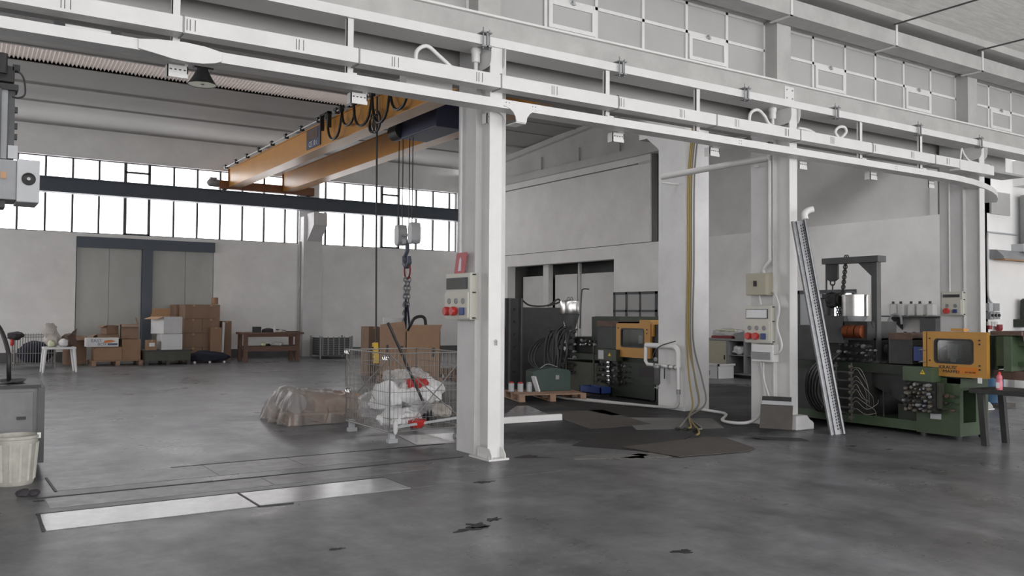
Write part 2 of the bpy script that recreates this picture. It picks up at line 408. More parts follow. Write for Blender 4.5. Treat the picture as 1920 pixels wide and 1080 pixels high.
# pilaster with a corbel under the runway
pil = B().box(10.97, 11.68, 30.62, YB, 0, 5.1)
pil.prism([(30.62, 4.2), (30.62, 5.2), (29.95, 5.2), (29.95, 4.75)], 'x', 11.1, 11.6)
tag(pil.build('concrete_pilaster', 'conc'), 'white concrete pilaster with corbel on the window wall', 'pillar')
b = B(); b.tube([(10.93, 30.9, 0), (10.93, 30.9, 4.2)], .045, 10)
tag(b.build('downpipe', 'whited'), 'grey downpipe running up beside the window wall pilaster', 'pipe')

def strip_window(name, xs, vents):
    r = sroot(name)
    zb, zt, zm = 4.12, 6.54, 5.62
    w = xs[2]-xs[1]
    b = B().box(0, w-.05, -.006, .006, 0, zm-zb-.05); lo = b.build('pane', 'glass', r)
    b = B().box(0, w-.05, -.006, .006, 0, zt-zm-.05); hi = b.build('pane', 'glass', r)
    first = True
    for i in range(len(xs)-1):
        sc = (xs[i+1]-xs[i]-.05)/(w-.05)
        for src, z in ((lo, zb+.025), (hi, zm+.025)):
            o = src if first else place(src, (0, 0, 0), r)
            o.location = (xs[i]+.025, YB+.15, z); o.scale.x = sc
        first = False
    m0 = B().box(-.03, .03, YB+.10, YB+.2, zb, zt).build('mullion', 'frame', r); m0.location.x = xs[0]
    for x in xs[1:]: place(m0, (x, 0, 0), r)
    B().box(xs[0], xs[-1], YB+.1, YB+.2, zb-.02, zb+.03).build('frame_rail', 'frame', r)
    B().box(xs[0], xs[-1], YB+.1, YB+.2, zm-.03, zm+.03).build('frame_rail', 'frame', r)
    B().box(xs[0], xs[-1], YB+.1, YB+.2, zt-.03, zt+.02).build('frame_rail', 'frame', r)
    for i in vents:
        x0, x1 = xs[i], xs[i+1]; b = B()
        for a, c, z0, z1 in ((x0, x0+.06, zb, zt), (x1-.06, x1, zb, zt), (x0, x1, 6.19, 6.25), (x0, x1, zb, zb+.07)): b.box(a, c, YB+.07, YB+.2, z0, z1)
        b.build('vent_sash', 'frame', r)
    return r
strip_window('window_1', [10.43-.776*k for k in range(29, -1, -1)] + [10.92], [22])
strip_window('window_2', [11.70, 11.98]+[11.98+.7586*k for k in range(1, 8)]+[17.6], [4])

# --- big sliding door in the back wall
d = sroot('door_1')
B().box(3.57, 7.9, 30.9, 31.02, 3.66, 4.0).box(3.5, 7.95, 31.14, 31.2, 0, 4.05).box(5.56, 5.87, 30.88, 31.05, 0, 3.66).build('door_frame', 'slate', d)
for x0, x1 in ((3.6, 4.55), (4.56, 5.55), (5.88, 6.95), (6.96, 7.88)):
    B().box(x0, x1, 31.08, 31.13, .0, 3.7).build('door_sheet', 'doorp', d)

# --- gable wall on the right
g = B()
Y1, Y2 = 21.3, 27.5
g.box(XR, XR+.35, 9.7, 12.64, 0, 3.78).box(XR, XR+.35, 13.55, Y1, 0, 3.78).box(XR, XR+.35, Y2, YB, 0, 3.78)
g.box(XR, XR+.35, Y1, Y2, 3.36, 3.78).box(XR, XR+.35, 12.64, 13.55, 0, 1.0).box(XR, XR+.35, 12.64, 13.55, 2.16, 3.78)
g.box(XR, XR+.35, 19.6, YB, 3.80, 6.21).box(XR, XR+.35, 19.6, YB, 6.25, 6.46).box(XR, XR+.35, 19.6, 20.15, 6.2, 6.26)
struct(g.build('wall_right', 'wall'))
struct(B().box(XR+.25, XR+.5, 9.7, 19.6, 3.76, 6.46).box(XR+.2, XR+.3, 19.5, YB, 3.74, 6.46).build('wall_right_upper', 'wallhi'))
struct(B().box(XR+.05, XR+.3, 19.5, 19.6, 3.79, 6.5).box(XR+.1, XR+.26, 10.35, 10.6, 3.79, 6.46).build('trim_1', 'darkconc'))  # dark strips; shade on the panel's end face is put into their colour
struct(B().box(XR+.1, XR+.26, 10.62, 10.8, 3.79, 6.46).build('trim_2', 'wallhi'))
# tapered roof beam over the gable wall
t = B().box(XR-.15, XR+.4, 9.7, YB, 6.46, 6.70)
t.prism([(9.7, 6.7), (31, 6.7), (31, 7.22), (20.3, 8.02), (9.7, 7.22)], 'x', XR+.05, XR+.3)
t.prism([(31, 7.1), (31, 7.28), (20.3, 8.08), (9.7, 7.28), (9.7, 7.1), (20.3, 7.9)], 'x', XR-.12, XR+.4)
for y in (23.2, 21.1, 25.4, 18.6): t.box(XR-.02, XR+.1, y-.08, y+.08, 6.7, 7.2)
struct(t.build('roof_beam', 'wallhi'))
# doorway lined with corrugated sheets and a dark lobby behind it
dd = sroot('door_2')
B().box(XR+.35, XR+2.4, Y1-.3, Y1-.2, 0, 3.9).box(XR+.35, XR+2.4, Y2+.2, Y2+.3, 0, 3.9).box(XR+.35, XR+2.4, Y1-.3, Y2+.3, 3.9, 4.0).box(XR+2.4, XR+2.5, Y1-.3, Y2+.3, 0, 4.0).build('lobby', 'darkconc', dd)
def corr(y0, y1, z0, z1, x, m, nm):
    b = B(); n = int((y1-y0)/.05); A = []
    for i in range(n+1):
        y = y0+(y1-y0)*i/n; xx = x+(.02 if i % 2 else -.02)
        A.append((b.bm.verts.new((xx, y, z0)), b.bm.verts.new((xx, y, z1))))
    for p, q in zip(A, A[1:]): b.bm.faces.new((p[0], q[0], q[1], p[1]))
    o = b.build(nm, m, dd, smooth=False)
    md = o.modifiers.new('thick', 'SOLIDIFY'); md.thickness = .004
    return o
corr(21.35, 23.85, .05, 3.0, XR+.7, 'wall', 'corrugated_sheet'); corr(23.95, 25.3, .05, 3.0, XR+.6, 'wall', 'corrugated_sheet'); corr(25.6, 27.5, .05, 3.0, XR+.7, 'wall', 'corrugated_sheet')
B().box(XR+.3, XR+.5, 25.28, 25.6, 0, 3.36).box(XR+.6, XR+.7, 23.86, 23.94, 0, 3.36).build('door_post', 'white', dd)
B().box(XR+.95, XR+1.0, 21.3, 27.5, 2.7, 3.4).build('lintel_shade', 'dark', dd)  # dark panel that paints in the shade beneath the lintel
# framed glazed door beside the doorway
w = sroot('window_3')
b = B()
for y0, y1, z0, z1 in ((19.28, 19.36, .2, 2.3), (20.0, 20.06, .2, 2.3), (20.62, 20.7, .2, 2.3), (21.2, 21.28, .2, 2.3), (19.28, 21.28, 2.22, 2.3), (19.28, 21.28, 1.68, 1.74)): b.box(XR-.04, XR, y0, y1, z0, z1)
b.build('window_frame', 'frame', w)
for y0, y1 in ((19.36, 20.0), (20.06, 20.62), (20.7, 21.2)):
    for z0, z1 in ((.2, 1.68), (1.74, 2.22)): B().box(XR-.02, XR-.005, y0, y1, z0, z1).build('pane', 'pane', w)
# window to the outside behind the hoist
w = sroot('window_4')
b = B().box(XR-.05, XR, 12.55, 14.25, 2.13, 2.22).box(XR-.05, XR, 14.12, 14.22, 0, 2.2).box(XR-.04, XR+.1, 12.6, 12.66, 1, 2.16).box(XR-.04, XR+.1, 13.52, 13.6, .2, 2.16).box(XR, XR+.06, 12.6, 13.55, 1.93, 1.98).box(XR, XR+.06, 13.0, 13.05, 1, 2.16)
b.build('window_frame', 'frame', w)
for y0, y1 in ((12.66, 13.0), (13.05, 13.52)):
    for z0, z1 in ((1.0, 1.93), (1.98, 2.13)): B().box(XR+.02, XR+.03, y0, y1, z0, z1).build('pane', 'glass', w)
B().box(XR-.03, XR, 13.6, 14.12, .1, 2.13).build('door_leaf', 'lgrey', w)

# --- wall that closes the front hall behind the third column
struct(B().box(XR, XE, 9.7, 10.0, 0, 6.6).build('wall_back_right', 'wallw'))
struct(B().box(XL-.4, XL, YF, 19.8, 0, 9).box(XL-.4, XL, 29.4, YB+.35, 0, 9).box(XL-.4, XL, 19.8, 29.4, 0, .3).box(XL-.4, XL, 19.8, 29.4, 6.5, 9).build('wall_left', 'wall'))
w = sroot('window_10')  # unseen glazed opening added to bring more light onto gable and back wall
for k in range(5): B().box(XL-.2, XL-.1, 19.75+2.4*k, 19.85+2.4*k, .3, 6.5).build('mullion', 'frame', w)
for k in range(4): B().box(XL-.16, XL-.15, 19.85+2.4*k, 22.15+2.4*k, .3, 6.5).build('pane', 'glass', w)
struct(B().box(XE, XE+.4, YF, 10, 0, 9).build('wall_end', 'wall'))
f = B().box(XL, XE, YF-.35, YF, 0, .4).box(XL, XE, YF-.35, YF, 6.2, 9)
struct(f.build('wall_front', 'wall'))
w = sroot('window_5')
m0 = B().box(-.05, .05, YF-.25, YF-.1, .4, 6.2).build('mullion', 'frame', w); m0.location.x = XL+.05
for k in range(1, 19): place(m0, (XL+.05+k*1.994, 0, 0), w)
B().box(XL, XE, YF-.25, YF-.1, 3.4, 3.5).build('frame_rail', 'frame', w)
for k in range(18): B().box(XL+.1+k*1.994, XL+1.99+k*1.994, YF-.19, YF-.18, .4, 6.2).build('pane', 'glass', w)

# --- ceiling of the crane hall: precast panels with ribs, and a corrugated roof light
def rz(y): return 7.5+.042*(31-y) if y > 20.3 else 7.95-.042*(20.3-y)
ce = sroot('ceiling')
ys = [31.3, 28.3, 26.5, 24.45, None, 23.25, 21.2, 19.2, 17.2, 15.2, 13.2, 11.2, 8.75]
prev = None
for y in ys:
    if y is None: prev = None; continue
    if prev is not None:
        a, c = y, prev
        B().prism([(a, rz(a)), (c, rz(c)), (c, rz(c)+.15), (a, rz(a)+.15)], 'x', XL, XR+.5).build('ceiling_panel', 'ceil', ce)
    prev = y
for y in (28.3, 26.5, 21.2, 17.2, 13.2):
    z = rz(y); B().prism([(y-.20, z+.02), (y-.17, z-.035), (y+.17, z-.035), (y+.20, z+.02)], 'x', XL, XR+.05).build('ceiling_rib', 'ceil', ce)
for y in (24.5, 23.2):
    z = rz(y); B().box(XL, XR, y-.05, y+.05, z-.02, z+.10).build('ceiling_rib', 'ceil', ce)
b = B(); A = []; n = 1060
for i in range(n+1):
    x = XL+(12.6-XL)*i/n; dz = .035*math.sin(i*PI/2)
    A.append((b.bm.verts.new((x, 23.2, rz(23.2)+.12+dz)), b.bm.verts.new((x, 24.5, rz(24.5)+.05+dz))))
for p, q in zip(A, A[1:]): b.bm.faces.new((p[0], q[0], q[1], p[1]))
b.build('corrugated_roof_light', 'tan', ce)
B().prism([(23.2, rz(23.2)), (24.5, rz(24.5)), (24.5, rz(24.5)+.2), (23.2, rz(23.2)+.2)], 'x', 12.6, XR+.5).build('ceiling_panel', 'ceil', ce)

# --- vaulted ceiling of the front hall
v = B(); N = 22; pr = []
for i in range(N+1):
    t = i/N; y = 7.85+(YF-7.85)*t; z = 6.25+2.4*math.sin(PI*t)**.8; pr.append((y, z))
for (y0, z0), (y1, z1) in zip(pr, pr[1:]):
    v.prism([(y0, z0), (y1, z1), (y1, z1+.12), (y0, z0+.12)], 'x', XL, XE)
struct(v.build('ceiling_vault', 'vault'))
struct(B().box(XL, XE, 7.8, 8.7, 6.13, 6.25).build('trim_3', 'whited'))
for x, w_ in ((12.1, 'left one in view'), (14.45, 'second from the left'), (16.8, 'farthest right')):
    tag(B().tube([(x, 7.85, 6.06), (x, YF, 6.06)], .014, 8).build('tie_rod', 'darkgrey'), 'dark steel tie rod under the concrete vault, '+w_, 'tie rod', 'tie rods under the vault')

# --- wall with whitewashed windows above the column line
mw = B()
mw.box(XL, XE, 8.5, 8.75, 5.86, 6.14).box(XL, XE, 8.45, 8.75, 4.96, 5.04).box(XL, .0, 8.5, 8.7, 5.04, 5.86).box(20.2, XE, 8.5, 8.7, 5.04, 5.86)
mw.prism([(8.32, 5.95), (8.36, 5.90), (8.5, 5.86), (8.5, 6.14), (8.32, 6.14)], 'x', XL, XE)
for x in (-.04, 4.96, 9.96, 14.95, 19.95): mw.box(x, x+.30, 8.3, 8.75, 4.966, 6.14)
struct(mw.build('wall_middle', 'whited'))
for k, x0 in enumerate((.26, 5.26, 10.26, 15.25)):
    w = sroot('window_%d' % (6+k)); wd = 4.69/6
    b = B()
    xs = [x0+wd*i for i in range(7)]
    for i, x in enumerate(xs):
        if k == 1 and i == 0: continue
        b.box(x-.022, x+.022, 8.515, 8.56, 5.04, 5.86)
    xa = xs[1] if k == 1 else xs[0]
    for z in (5.055, 5.45, 5.845): b.box(xa, xs[6], 8.515, 8.56, z-.02, z+.02)
    b.build('glazing_bars', 'white', w)
    for i in range(6):
        if k == 1 and i == 0:
            B().box(xs[0]+.03, xs[1]-.03, 8.54, 8.56, 5.06, 5.84).build('blank_panel', 'pane', w); continue
        B().box(xs[i]+.022, xs[i+1]-.022, 8.54, 8.55, 5.47, 5.825).build('pane', 'pane', w)
        if i in (1, 4):
            s = B()
            plate_hole(s, round_rect(xs[i]+.03, xs[i+1]-.03, 5.075, 5.42, .004), round_rect(xs[i]+.085, xs[i+1]-.085, 5.125, 5.365, .004), 'y', 8.49, 8.535)
            so = s.build('vent_sash', 'white', w)
            B().box(xs[i]+.085, xs[i+1]-.085, 8.515, 8.52, 5.125, 5.365).build('pane', 'pane', so)
            xm = (xs[i]+xs[i+1])/2; B().box(xm-.015, xm+.015, 8.46, 8.5, 5.40, 5.46).box(xm-.04, xm+.04, 8.475, 8.49, 5.41, 5.425).build('latch', 'lgrey', so)
        else:
            B().box(xs[i]+.022, xs[i+1]-.022, 8.54, 8.55, 5.075, 5.43).build('pane', 'pane', w)
# roof gutter box with straps
gt = thing('box_gutter', 'white sheet metal box gutter with straps running above the whitewashed windows', 'gutter', (5, 8.1, 5.8))
xs = [-2.5+2.47*i for i in range(10)]
for a, c in zip(xs, xs[1:]): B().box(a+.006, c-.006, 7.96, 8.28, 5.80, 6.03).build('gutter_section', 'whited', gt)
for x in xs[1:]:
    B().box(x-.022, x+.022, 7.945, 8.32, 5.785, 5.80).box(x-.022, x+.022, 7.945, 7.96, 5.785, 6.14).build('strap', 'white', gt)

# ================================================================== COLUMN LINE
WHICH = {5.11: 'nearest', 10.12: 'middle', 15.1: 'far right'}
def steel_column(x, label, y0=8.15):
    c = thing('steel_column', label, 'column', (x, y0+.15, 0), 'white steel columns in the row')
    B().box(x-.08, x+.08, y0, y0+.016, .02, 4.56).build('flange', 'white', c)
    B().box(x-.08, x+.08, y0+.29, y0+.306, .02, 4.56).build('flange', 'white', c)
    B().box(x-.006, x+.006, y0+.016, y0+.29, .02, 4.56).build('web', 'white', c)
    B().box(x-.13, x+.13, y0-.11, y0+.32, 0, .02).build('base_plate', 'white', c)
    for sx in (-.092, .082):
        B().prism([(y0-.1, .02), (y0+.2, .02), (y0+.2, .13), (y0, .13), (y0-.05, .12), (y0-.1, .06)], 'x', x+sx, x+sx+.01).build('gusset', 'white', c)
        pts = [(y0-.05, 4.56), (y0+.28, 4.56), (y0+.28, 4.33), (y0+.1, 4.33)]+[(y0+.02-.07*math.sin(a), 4.45-.11*math.cos(a)) for a in (0, .5, 1.0, PI/2)]
        B().prism(pts, 'x', x+sx*1.06, x+sx*1.06+.008).build('head_bracket', 'white', c)
    b = B()
    for i in (-.1, .1): b.cyl((x+i, y0-.06, .02), (x+i, y0-.06, .05), .014, n=6)
    b.build('anchor_bolt', 'lgrey', c)
    return c
steel_column(5.11, 'nearest white steel column beside the wire cage trolley')
steel_column(10.12, 'white steel column behind the leaning perforated channel')
steel_column(15.1, 'white steel column behind the yellow guard of the right machine')
def pillar(x0, x1, y0, y1, z1, label):
    return tag(B().box(x0, x1, y0, y1, 0, z1).build('concrete_pillar', 'conc', bevel=.012), label, 'pillar', 'white concrete pillars')
pillar(5.06, 5.45, 8.47, 8.9, 5.0, 'white concrete pillar directly behind the nearest steel column')
pillar(10.08, 10.5, 8.47, 8.9, 5.0, 'white concrete pillar carrying the beige switch box')
pillar(15.05, 15.5, 8.47, 8.9, 5.0, 'white concrete pillar at the far end of the row, beside the canister shelf')
# foot of the middle column
tag(B().prism([(9.98, 0), (10.36, 0), (10.36, .08), (10.32, .12), (10.26, .13), (10.22, .2), (9.98, .2)], 'y', 8.0, 8.14).build('column_kerb', 'conc', bevel=.01), 'rounded white concrete kerb at the foot of the middle column', 'kerb')
# crane pillar with corbel, pipes on its side
cp = B().box(10.36, 10.92, 10.56, 11.2, 0, 5.2)
cp.prism([(11.2, 4.45), (11.55, 4.72), (11.75, 4.72), (11.75, 5.2), (11.2, 5.2)], 'x', 10.4, 10.88)
tag(cp.build('crane_pillar', 'conc'), 'thick white concrete pillar with corbel where yellow hoses hang', 'pillar')
# runway behind, on the corbels
rw = B().box(XL, 17.5, 11.35, 11.75, 5.2, 5.24).box(XL, 17.5, 11.5, 11.54, 5.24, 5.62).box(XL, 17.5, 11.35, 11.75, 5.62, 5.66)
tag(rw.build('runway_beam', 'girdin'), 'grey stained crane runway beam behind the column row', 'beam')
rw = B().box(XL, 17.5, 8.62, 9.06, 4.30, 4.34).box(XL, 17.5, 8.98, 9.02, 4.34, 4.85).box(XL, 17.5, 8.62, 9.06, 4.85, 4.90)
tag(rw.build('inner_beam', 'girdin'), 'weathered grey steel beam seen between girder and cable trunking', 'beam')

# main girder on the columns
gd = thing('steel_girder', 'long white steel girder carried on the row of columns', 'girder', (5, 8.3, 4.56))
B().box(-6, XE-.1, 8.12, 8.5, 4.56, 4.66).build('bottom_flange', 'white', gd)
B().box(-6, XE-.1, 8.29, 8.33, 4.66, 4.94).build('web', 'whited', gd)
B().box(-6, XE-.1, 8.24, 8.45, 4.94, 4.965).build('top_flange', 'white', gd)
for x in (10.2,):
    B().box(x-.1, x+.1, 8.278, 8.29, 4.69, 4.91).build('splice_plate', 'white', gd)
    b = B()
    for dx in (-.06, .06):
        for z in (4.74, 4.86): b.cyl((x+dx, 8.28, z), (x+dx, 8.262, z), .012, n=6)
    b.build('bolt', 'lgrey', gd)
for i, x in enumerate((4.9, 6.84, 9.05, 10.99, 13.1, 14.92)):
    c = B().box(x-.02, x+.1, 8.06, 8.3, 4.675, 4.69).box(x+.03, x+.05, 8.06, 8.08, 4.52, 4.69).box(x-.03, x+.1, 8.06, 8.16, 4.52, 4.535)
    c.tube([(x+.0, 8.09, 4.5), (x+.0, 8.09, 4.74)], .007, 6)
    c.tube([(x+.08, 8.09, 4.5), (x+.08, 8.09, 4.72)], .007, 6)
    lab = ('girder clamp directly above the nearest column', 'girder clamp above the bay left of the hoses', 'girder clamp left of the middle column', 'girder clamp just right of the middle column', 'girder clamp halfway to the far right column', 'girder clamp above the far right column')[i]
    tag(c.build('girder_clamp', 'grey'), 'small steel '+lab, 'clamp', 'girder clamps')

# cable trunking hung below the girder
tr = thing('cable_trunking', 'white sectional cable trunking running along the column row', 'cable tray', (5, 8.04, 4.06))
xs = [5.05-1.66*4+1.66*i for i in range(11)]
for a, c in zip(xs, xs[1:]):
    B().box(a+.004, c-.004, 7.95, 8.13, 4.06, 4.205).build('trunking_section', 'white', tr)
    B().box(c-.008, c+.008, 7.944, 8.134, 4.05, 4.216).build('joint_band', 'grey', tr)
for i in range(15):
    x = .8+.993*i; b = B()
    for dx in (-.035, -.008, .035): b.box(x+dx-.003, x+dx+.003, 7.947, 7.951, 4.085, 4.185)
    b.build('slot_mark', 'darkgrey', tr)
B().box(14.05, 15.1, 7.94, 8.12, 4.03, 4.19).build('end_box', 'white', tr)
for i, x in enumerate((1.71, 3.38, 6.71, 8.24, 11.7, 13.29)):
    h = B().box(x-.035, x+.035, 8.16, 8.175, 4.0, 4.56).box(x-.035, x-.028, 8.16, 8.21, 4.0, 4.56).box(x-.05, x+.05, 8.1, 8.3, 3.96, 4.0)
    lab = ('leftmost channel hanger holding the trunking', 'channel hanger above the crane hook', 'channel hanger between nearest column and crane pillar', 'channel hanger directly above the hanging yellow hoses', 'channel hanger right of the white conduit loop', 'channel hanger before the far right column')[i]
    tag(h.build('trunking_hanger', 'white'), 'white '+lab, 'hanger', 'hangers of the cable trunking')
# monorail below the trunking, curving into the next bay at its right end
rl = thing('monorail_beam', 'white flat monorail beam passing in front of the columns', 'rail', (5, 8, 3.83))
path = [(-2, 0), (1.35, 0), (1.6, .0), (2.05, 0), (13.4, 0)] + [(13.4+7*math.sin(a), 7*(1-math.cos(a))) for a in (.08, .16, .24, .32, .40, .48, .56)]
def sweep(b, path, y0, y1, z0, z1):
    R = []
    for i, (x, dy) in enumerate(path):
        q = path[min(i+1, len(path)-1)]; p = path[max(i-1, 0)]; t = math.atan2(q[1]-p[1], q[0]-p[0])
        R.append([b.bm.verts.new((x-math.sin(t)*w, 8.0+dy+math.cos(t)*w, z)) for w, z in ((y0, z0), (y1, z0), (y1, z1), (y0, z1))])
    for A, C in zip(R, R[1:]):
        for j in range(4): b.bm.faces.new((A[j], A[(j+1) % 4], C[(j+1) % 4], C[j]))
    b.bm.faces.new(R[0][::-1]); b.bm.faces.new(R[-1])
    return b
sweep(B(), path, -.1, .12, 3.83, 3.925).build('rail', 'white', rl)
B().prism([(1.35, 3.835), (1.5, 3.815), (1.62, 3.795), (1.75, 3.785), (1.88, 3.79), (1.98, 3.81), (2.05, 3.835), (2.05, 3.92), (1.9, 3.945), (1.72, 3.955), (1.5, 3.94), (1.35, 3.92)], 'y', 7.88, 7.905).build('splice_cover', 'white', rl, bevel=.006)
pts = [(4.99, 3.85), (5.05, 3.85)]
pts = [(5.05, 3.86)]+[(5.05+.16*math.sin(a), 3.70+.15*math.cos(a)) for a in (0, .4, .8, 1.2, PI/2)]+[(5.34, 3.70)]+[(5.50-.16*math.sin(a), 3.70+.15*math.cos(a)) for a in (PI/2, 1.2, .8, .4, 0)]+[(5.50, 3.86)]
B().prism(pts, 'y', 7.888, 7.9).build('tee_gusset', 'white', rl)
B().prism([(p[0]-.0, p[1]) for p in pts[:6]]+[(5.21, 3.86)], 'y', 8.1, 8.112).build('tee_gusset', 'white', rl)
B().box(5.21, 5.34, 7.9, 8.1, 3.69, 3.70).build('tee_foot', 'white', rl)
for x in (5.1, 5.45, 8.75, 12.2):
    b = B()
    for dx in (-.02, .02):
        for z in (3.86, 3.895): b.cyl((x+dx, 7.905, z), (x+dx, 7.894, z), .006, n=6)
    b.build('bolt', 'grey', rl)
for i, x in enumerate((1.74, 3.5, 5.11, 6.92, 8.59, 10.4, 12.08, 13.65)):
    b = B().box(x-.09, x+.09, 8.2, 8.21, 3.72, 3.83).box(x-.09, x-.08, 8.2, 8.3, 3.72, 3.83).box(x+.08, x+.09, 8.2, 8.3, 3.76, 3.9)
    lab = ('left of the hanging lamp', 'above the crane festoon', 'on the nearest column', 'in front of the gable wall', 'beside the yellow hoses', 'on the middle column', 'above the leaning perforated channel', 'left of the far right column')[i]
    o = tag(b.build('slotted_bracket', 'white'), 'white slotted rail bracket '+lab, 'bracket', 'rail brackets')
    s = B()
    for k in range(4): s.box(x-.07+k*.04, x-.05+k*.04, 8.196, 8.2, 3.785, 3.795)
    q = s.build('slot', 'dark'); q.parent = o
# white flexible conduits looping above the trunking
def conduit(pts, label, r=.022, m='white'):
    return tag(B().tube(curve(*pts), r, 10).build('flexible_conduit', m), label, 'conduit', 'white conduits on the trunking')
conduit([(4.06, 8.06, 4.2), (4.08, 8.06, 4.33), (4.2, 8.07, 4.40), (4.34, 8.08, 4.33), (4.5, 8.1, 4.24), (4.58, 8.12, 4.2)], 'white conduit loop on the trunking left of the nearest column')
conduit([(9.1, 8.06, 4.2), (9.13, 8.06, 4.34), (9.28, 8.07, 4.41), (9.43, 8.08, 4.35), (9.56, 8.1, 4.25), (9.82, 8.12, 4.24), (9.95, 8.14, 4.24)], 'white conduit loop on the trunking left of the middle column')
conduit([(10.2, 8.12, 4.28), (10.4, 8.1, 4.27), (10.62, 8.08, 4.2), (10.85, 8.06, 4.19), (11.05, 8.06, 4.22), (11.2, 8.06, 4.33), (11.16, 8.06, 4.40), (11.02, 8.06, 4.38), (10.96, 8.07, 4.3), (11.06, 8.08, 4.23)], 'white conduit curled into a ring right of the middle column')
conduit([(14.15, 8.0, 4.19), (14.2, 8.0, 4.4), (14.3, 8.02, 4.33), (14.5, 8.04, 4.24), (14.8, 8.06, 4.23)], 'thin white conduit on the trunking end near the far right column', .016)
for i, x in enumerate((4.93, 9.86)):
    j = B().lathe([(.045, 0), (.05, .02), (.05, .10), (.058, .11), (.058, .15), (.05, .16)], (x, 8.3, 4.4), 16).cyl((x, 8.3, 4.3), (x, 8.3, 4.4), .025)
    tag(j.build('girder_support', 'white'), 'white cylindrical girder jack beside the %s column' % ('nearest', 'middle')[i], 'jack', 'girder jacks')
tag(B().box(4.15, 4.72, 8.45, 8.62, 4.06, 4.3).build('junction_box', 'white', bevel=.006), 'white flat junction box behind the trunking left of the nearest column', 'box')
# small fluorescent fittings over the rail
for i, (x, z) in enumerate(((1.0, 4.02), (9.45, 4.0))):
    t = thing('strip_light', ('slim strip light under the trunking near the upper left corner', 'slim strip light under the trunking left of the middle column')[i], 'light', (x, 8.2, z), 'strip lights above the rail')
    B().cyl((x-.18, 8.2, z), (x+.18, 8.2, z), .016, n=10).build('tube', 'plas', t)
    for s in (-1, 1): B().box(x+s*.22-.04, x+s*.22+.04, 8.16, 8.24, z-.03, z+.03).build('lamp_holder', 'dark', t)
# tube arm from the crane pillar to the middle column
a = thing('tube_arm', 'white tube arm reaching from the crane pillar to the middle column', 'pipe', (10.2, 9.7, 3.9))
B().cyl((10.025, 10.75, 3.90), (10.025, 8.5, 3.90), .048, n=14).build('tube', 'white', a)
for y, x1 in ((10.72, 10.36), (8.75, 10.08)): B().cyl((9.98, y, 3.80), (x1, y, 3.80), .016).build('stud', 'white', a)
# white conduits on the pillars
def pipe(pts, r, label, m='white', group=None, cat='pipe', name='conduit_pipe'):
    o = tag(B().tube(pts, r, 10).build(name, m), label, cat, group); return o
pipe([(5.03, 8.78, 2.1), (5.03, 8.78, 4.1)], .018, 'thin white conduit running up the nearest pillar above the socket panel')
pipe(curve((10.05, 8.62, 2.21), (10.04, 8.62, 2.27), (10.03, 8.56, 2.33), (10.03, 8.5, 2.4), (10.03, 8.5, 2.5), (10.03, 8.5, 3.1), (10.03, 8.5, 3.85)), .026, 'bent white conduit leading up from the beige switch box')
pipe([(15.02, 8.7, 2.0), (15.02, 8.7, 4.0)], .016, 'white conduit running up the far right pillar')

# ================================================================== BRIDGE CRANE
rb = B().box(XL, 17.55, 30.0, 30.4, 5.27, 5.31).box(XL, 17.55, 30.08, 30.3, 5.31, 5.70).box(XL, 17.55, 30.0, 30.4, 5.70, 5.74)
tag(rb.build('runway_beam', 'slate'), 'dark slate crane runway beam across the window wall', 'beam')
cr = thing('bridge_crane', 'orange double girder bridge crane spanning the hall under the ceiling', 'crane', (9.2, 20, 5.75))
for x in (8.1, 9.98):
    gdr = B().box(x, x+.42, 11.7, 30.0, 5.86, 6.46).build('crane_girder', 'orange', cr, bevel=.008)
    B().box(x-.03, x+.45, 11.7, 30.0, 6.46, 6.485).build('top_plate', 'orange', gdr)
    B().box(x+.18, x+.23, 11.7, 30.0, 6.485, 6.53).build('trolley_rail', 'darkgrey', gdr)
    B().box(x-.04, x+.46, 30.0, 30.02, 5.84, 6.52).build('end_plate', 'brown', gdr)
for y in (30.2, 11.55):
    B().box(7.8, 11.15, y-.13, y+.13, 5.80, 6.08).build('end_truck', 'brown', cr, bevel=.01)
    for x in (8.0, 10.95): B().cyl((x, y-.06, 5.86), (x, y+.06, 5.86), .11, n=20).build('wheel', 'darkgrey', cr)
mo = B().lathe([(.0, -.02), (.05, 0), (.09, .03), (.12, .06), (.13, .12), (.13, .36), (.10, .40), (.0, .42)], (7.42, 30.2, 5.98), 20, 'x').box(7.5, 7.72, 30.1, 30.3, 6.08, 6.16)
mo.build('drive_motor', 'grey', cr)
# current bar with clips along the front girder
B().tube([(8.03, 11.8, 6.56), (8.03, 30.4, 6.56)], .022, 8).build('festoon_track', 'lgrey', cr)
for k in range(14):
    y = 30.2-1.25*k
    B().box(7.99, 8.1, y-.03, y+.03, 6.50, 6.62).cyl((8.0, y-.09, 6.60), (8.0, y+.06, 6.60), .035, n=10).build('track_clip', 'dark', cr)
# festoon cable loops
yy = [20.6, 19.7, 18.9, 17.9, 17.0, 16.1, 15.2, 14.3, 13.5, 12.8]
dp = [.62, .42, .60, .70, .58, .46, .38, .30, .26]
pts = []
for i in range(len(yy)-1):
    y0, y1 = yy[i], yy[i+1]
    for k in range(9):
        t = k/9; pts.append((7.95+.02*math.sin(i*2.1), y0+(y1-y0)*(t-.10*math.sin(2*PI*t)), 6.47-dp[i]*(math.sin(PI*t)**.75)))
B().tube(pts, .032, 8).build('festoon_cable', 'black', cr)
for y in yy: B().box(7.9, 8.0, y-.06, y+.06, 6.44, 6.58).build('cable_trolley', 'dark', cr)
B().box(7.9, 8.0, 20.45, 20.5, 6.2, 6.6).box(7.9, 8.0, 20.45, 21.0, 6.55, 6.6).box(7.9, 8.0, 20.95, 21.0, 6.2, 6.6).build('tow_arm', 'black', cr)
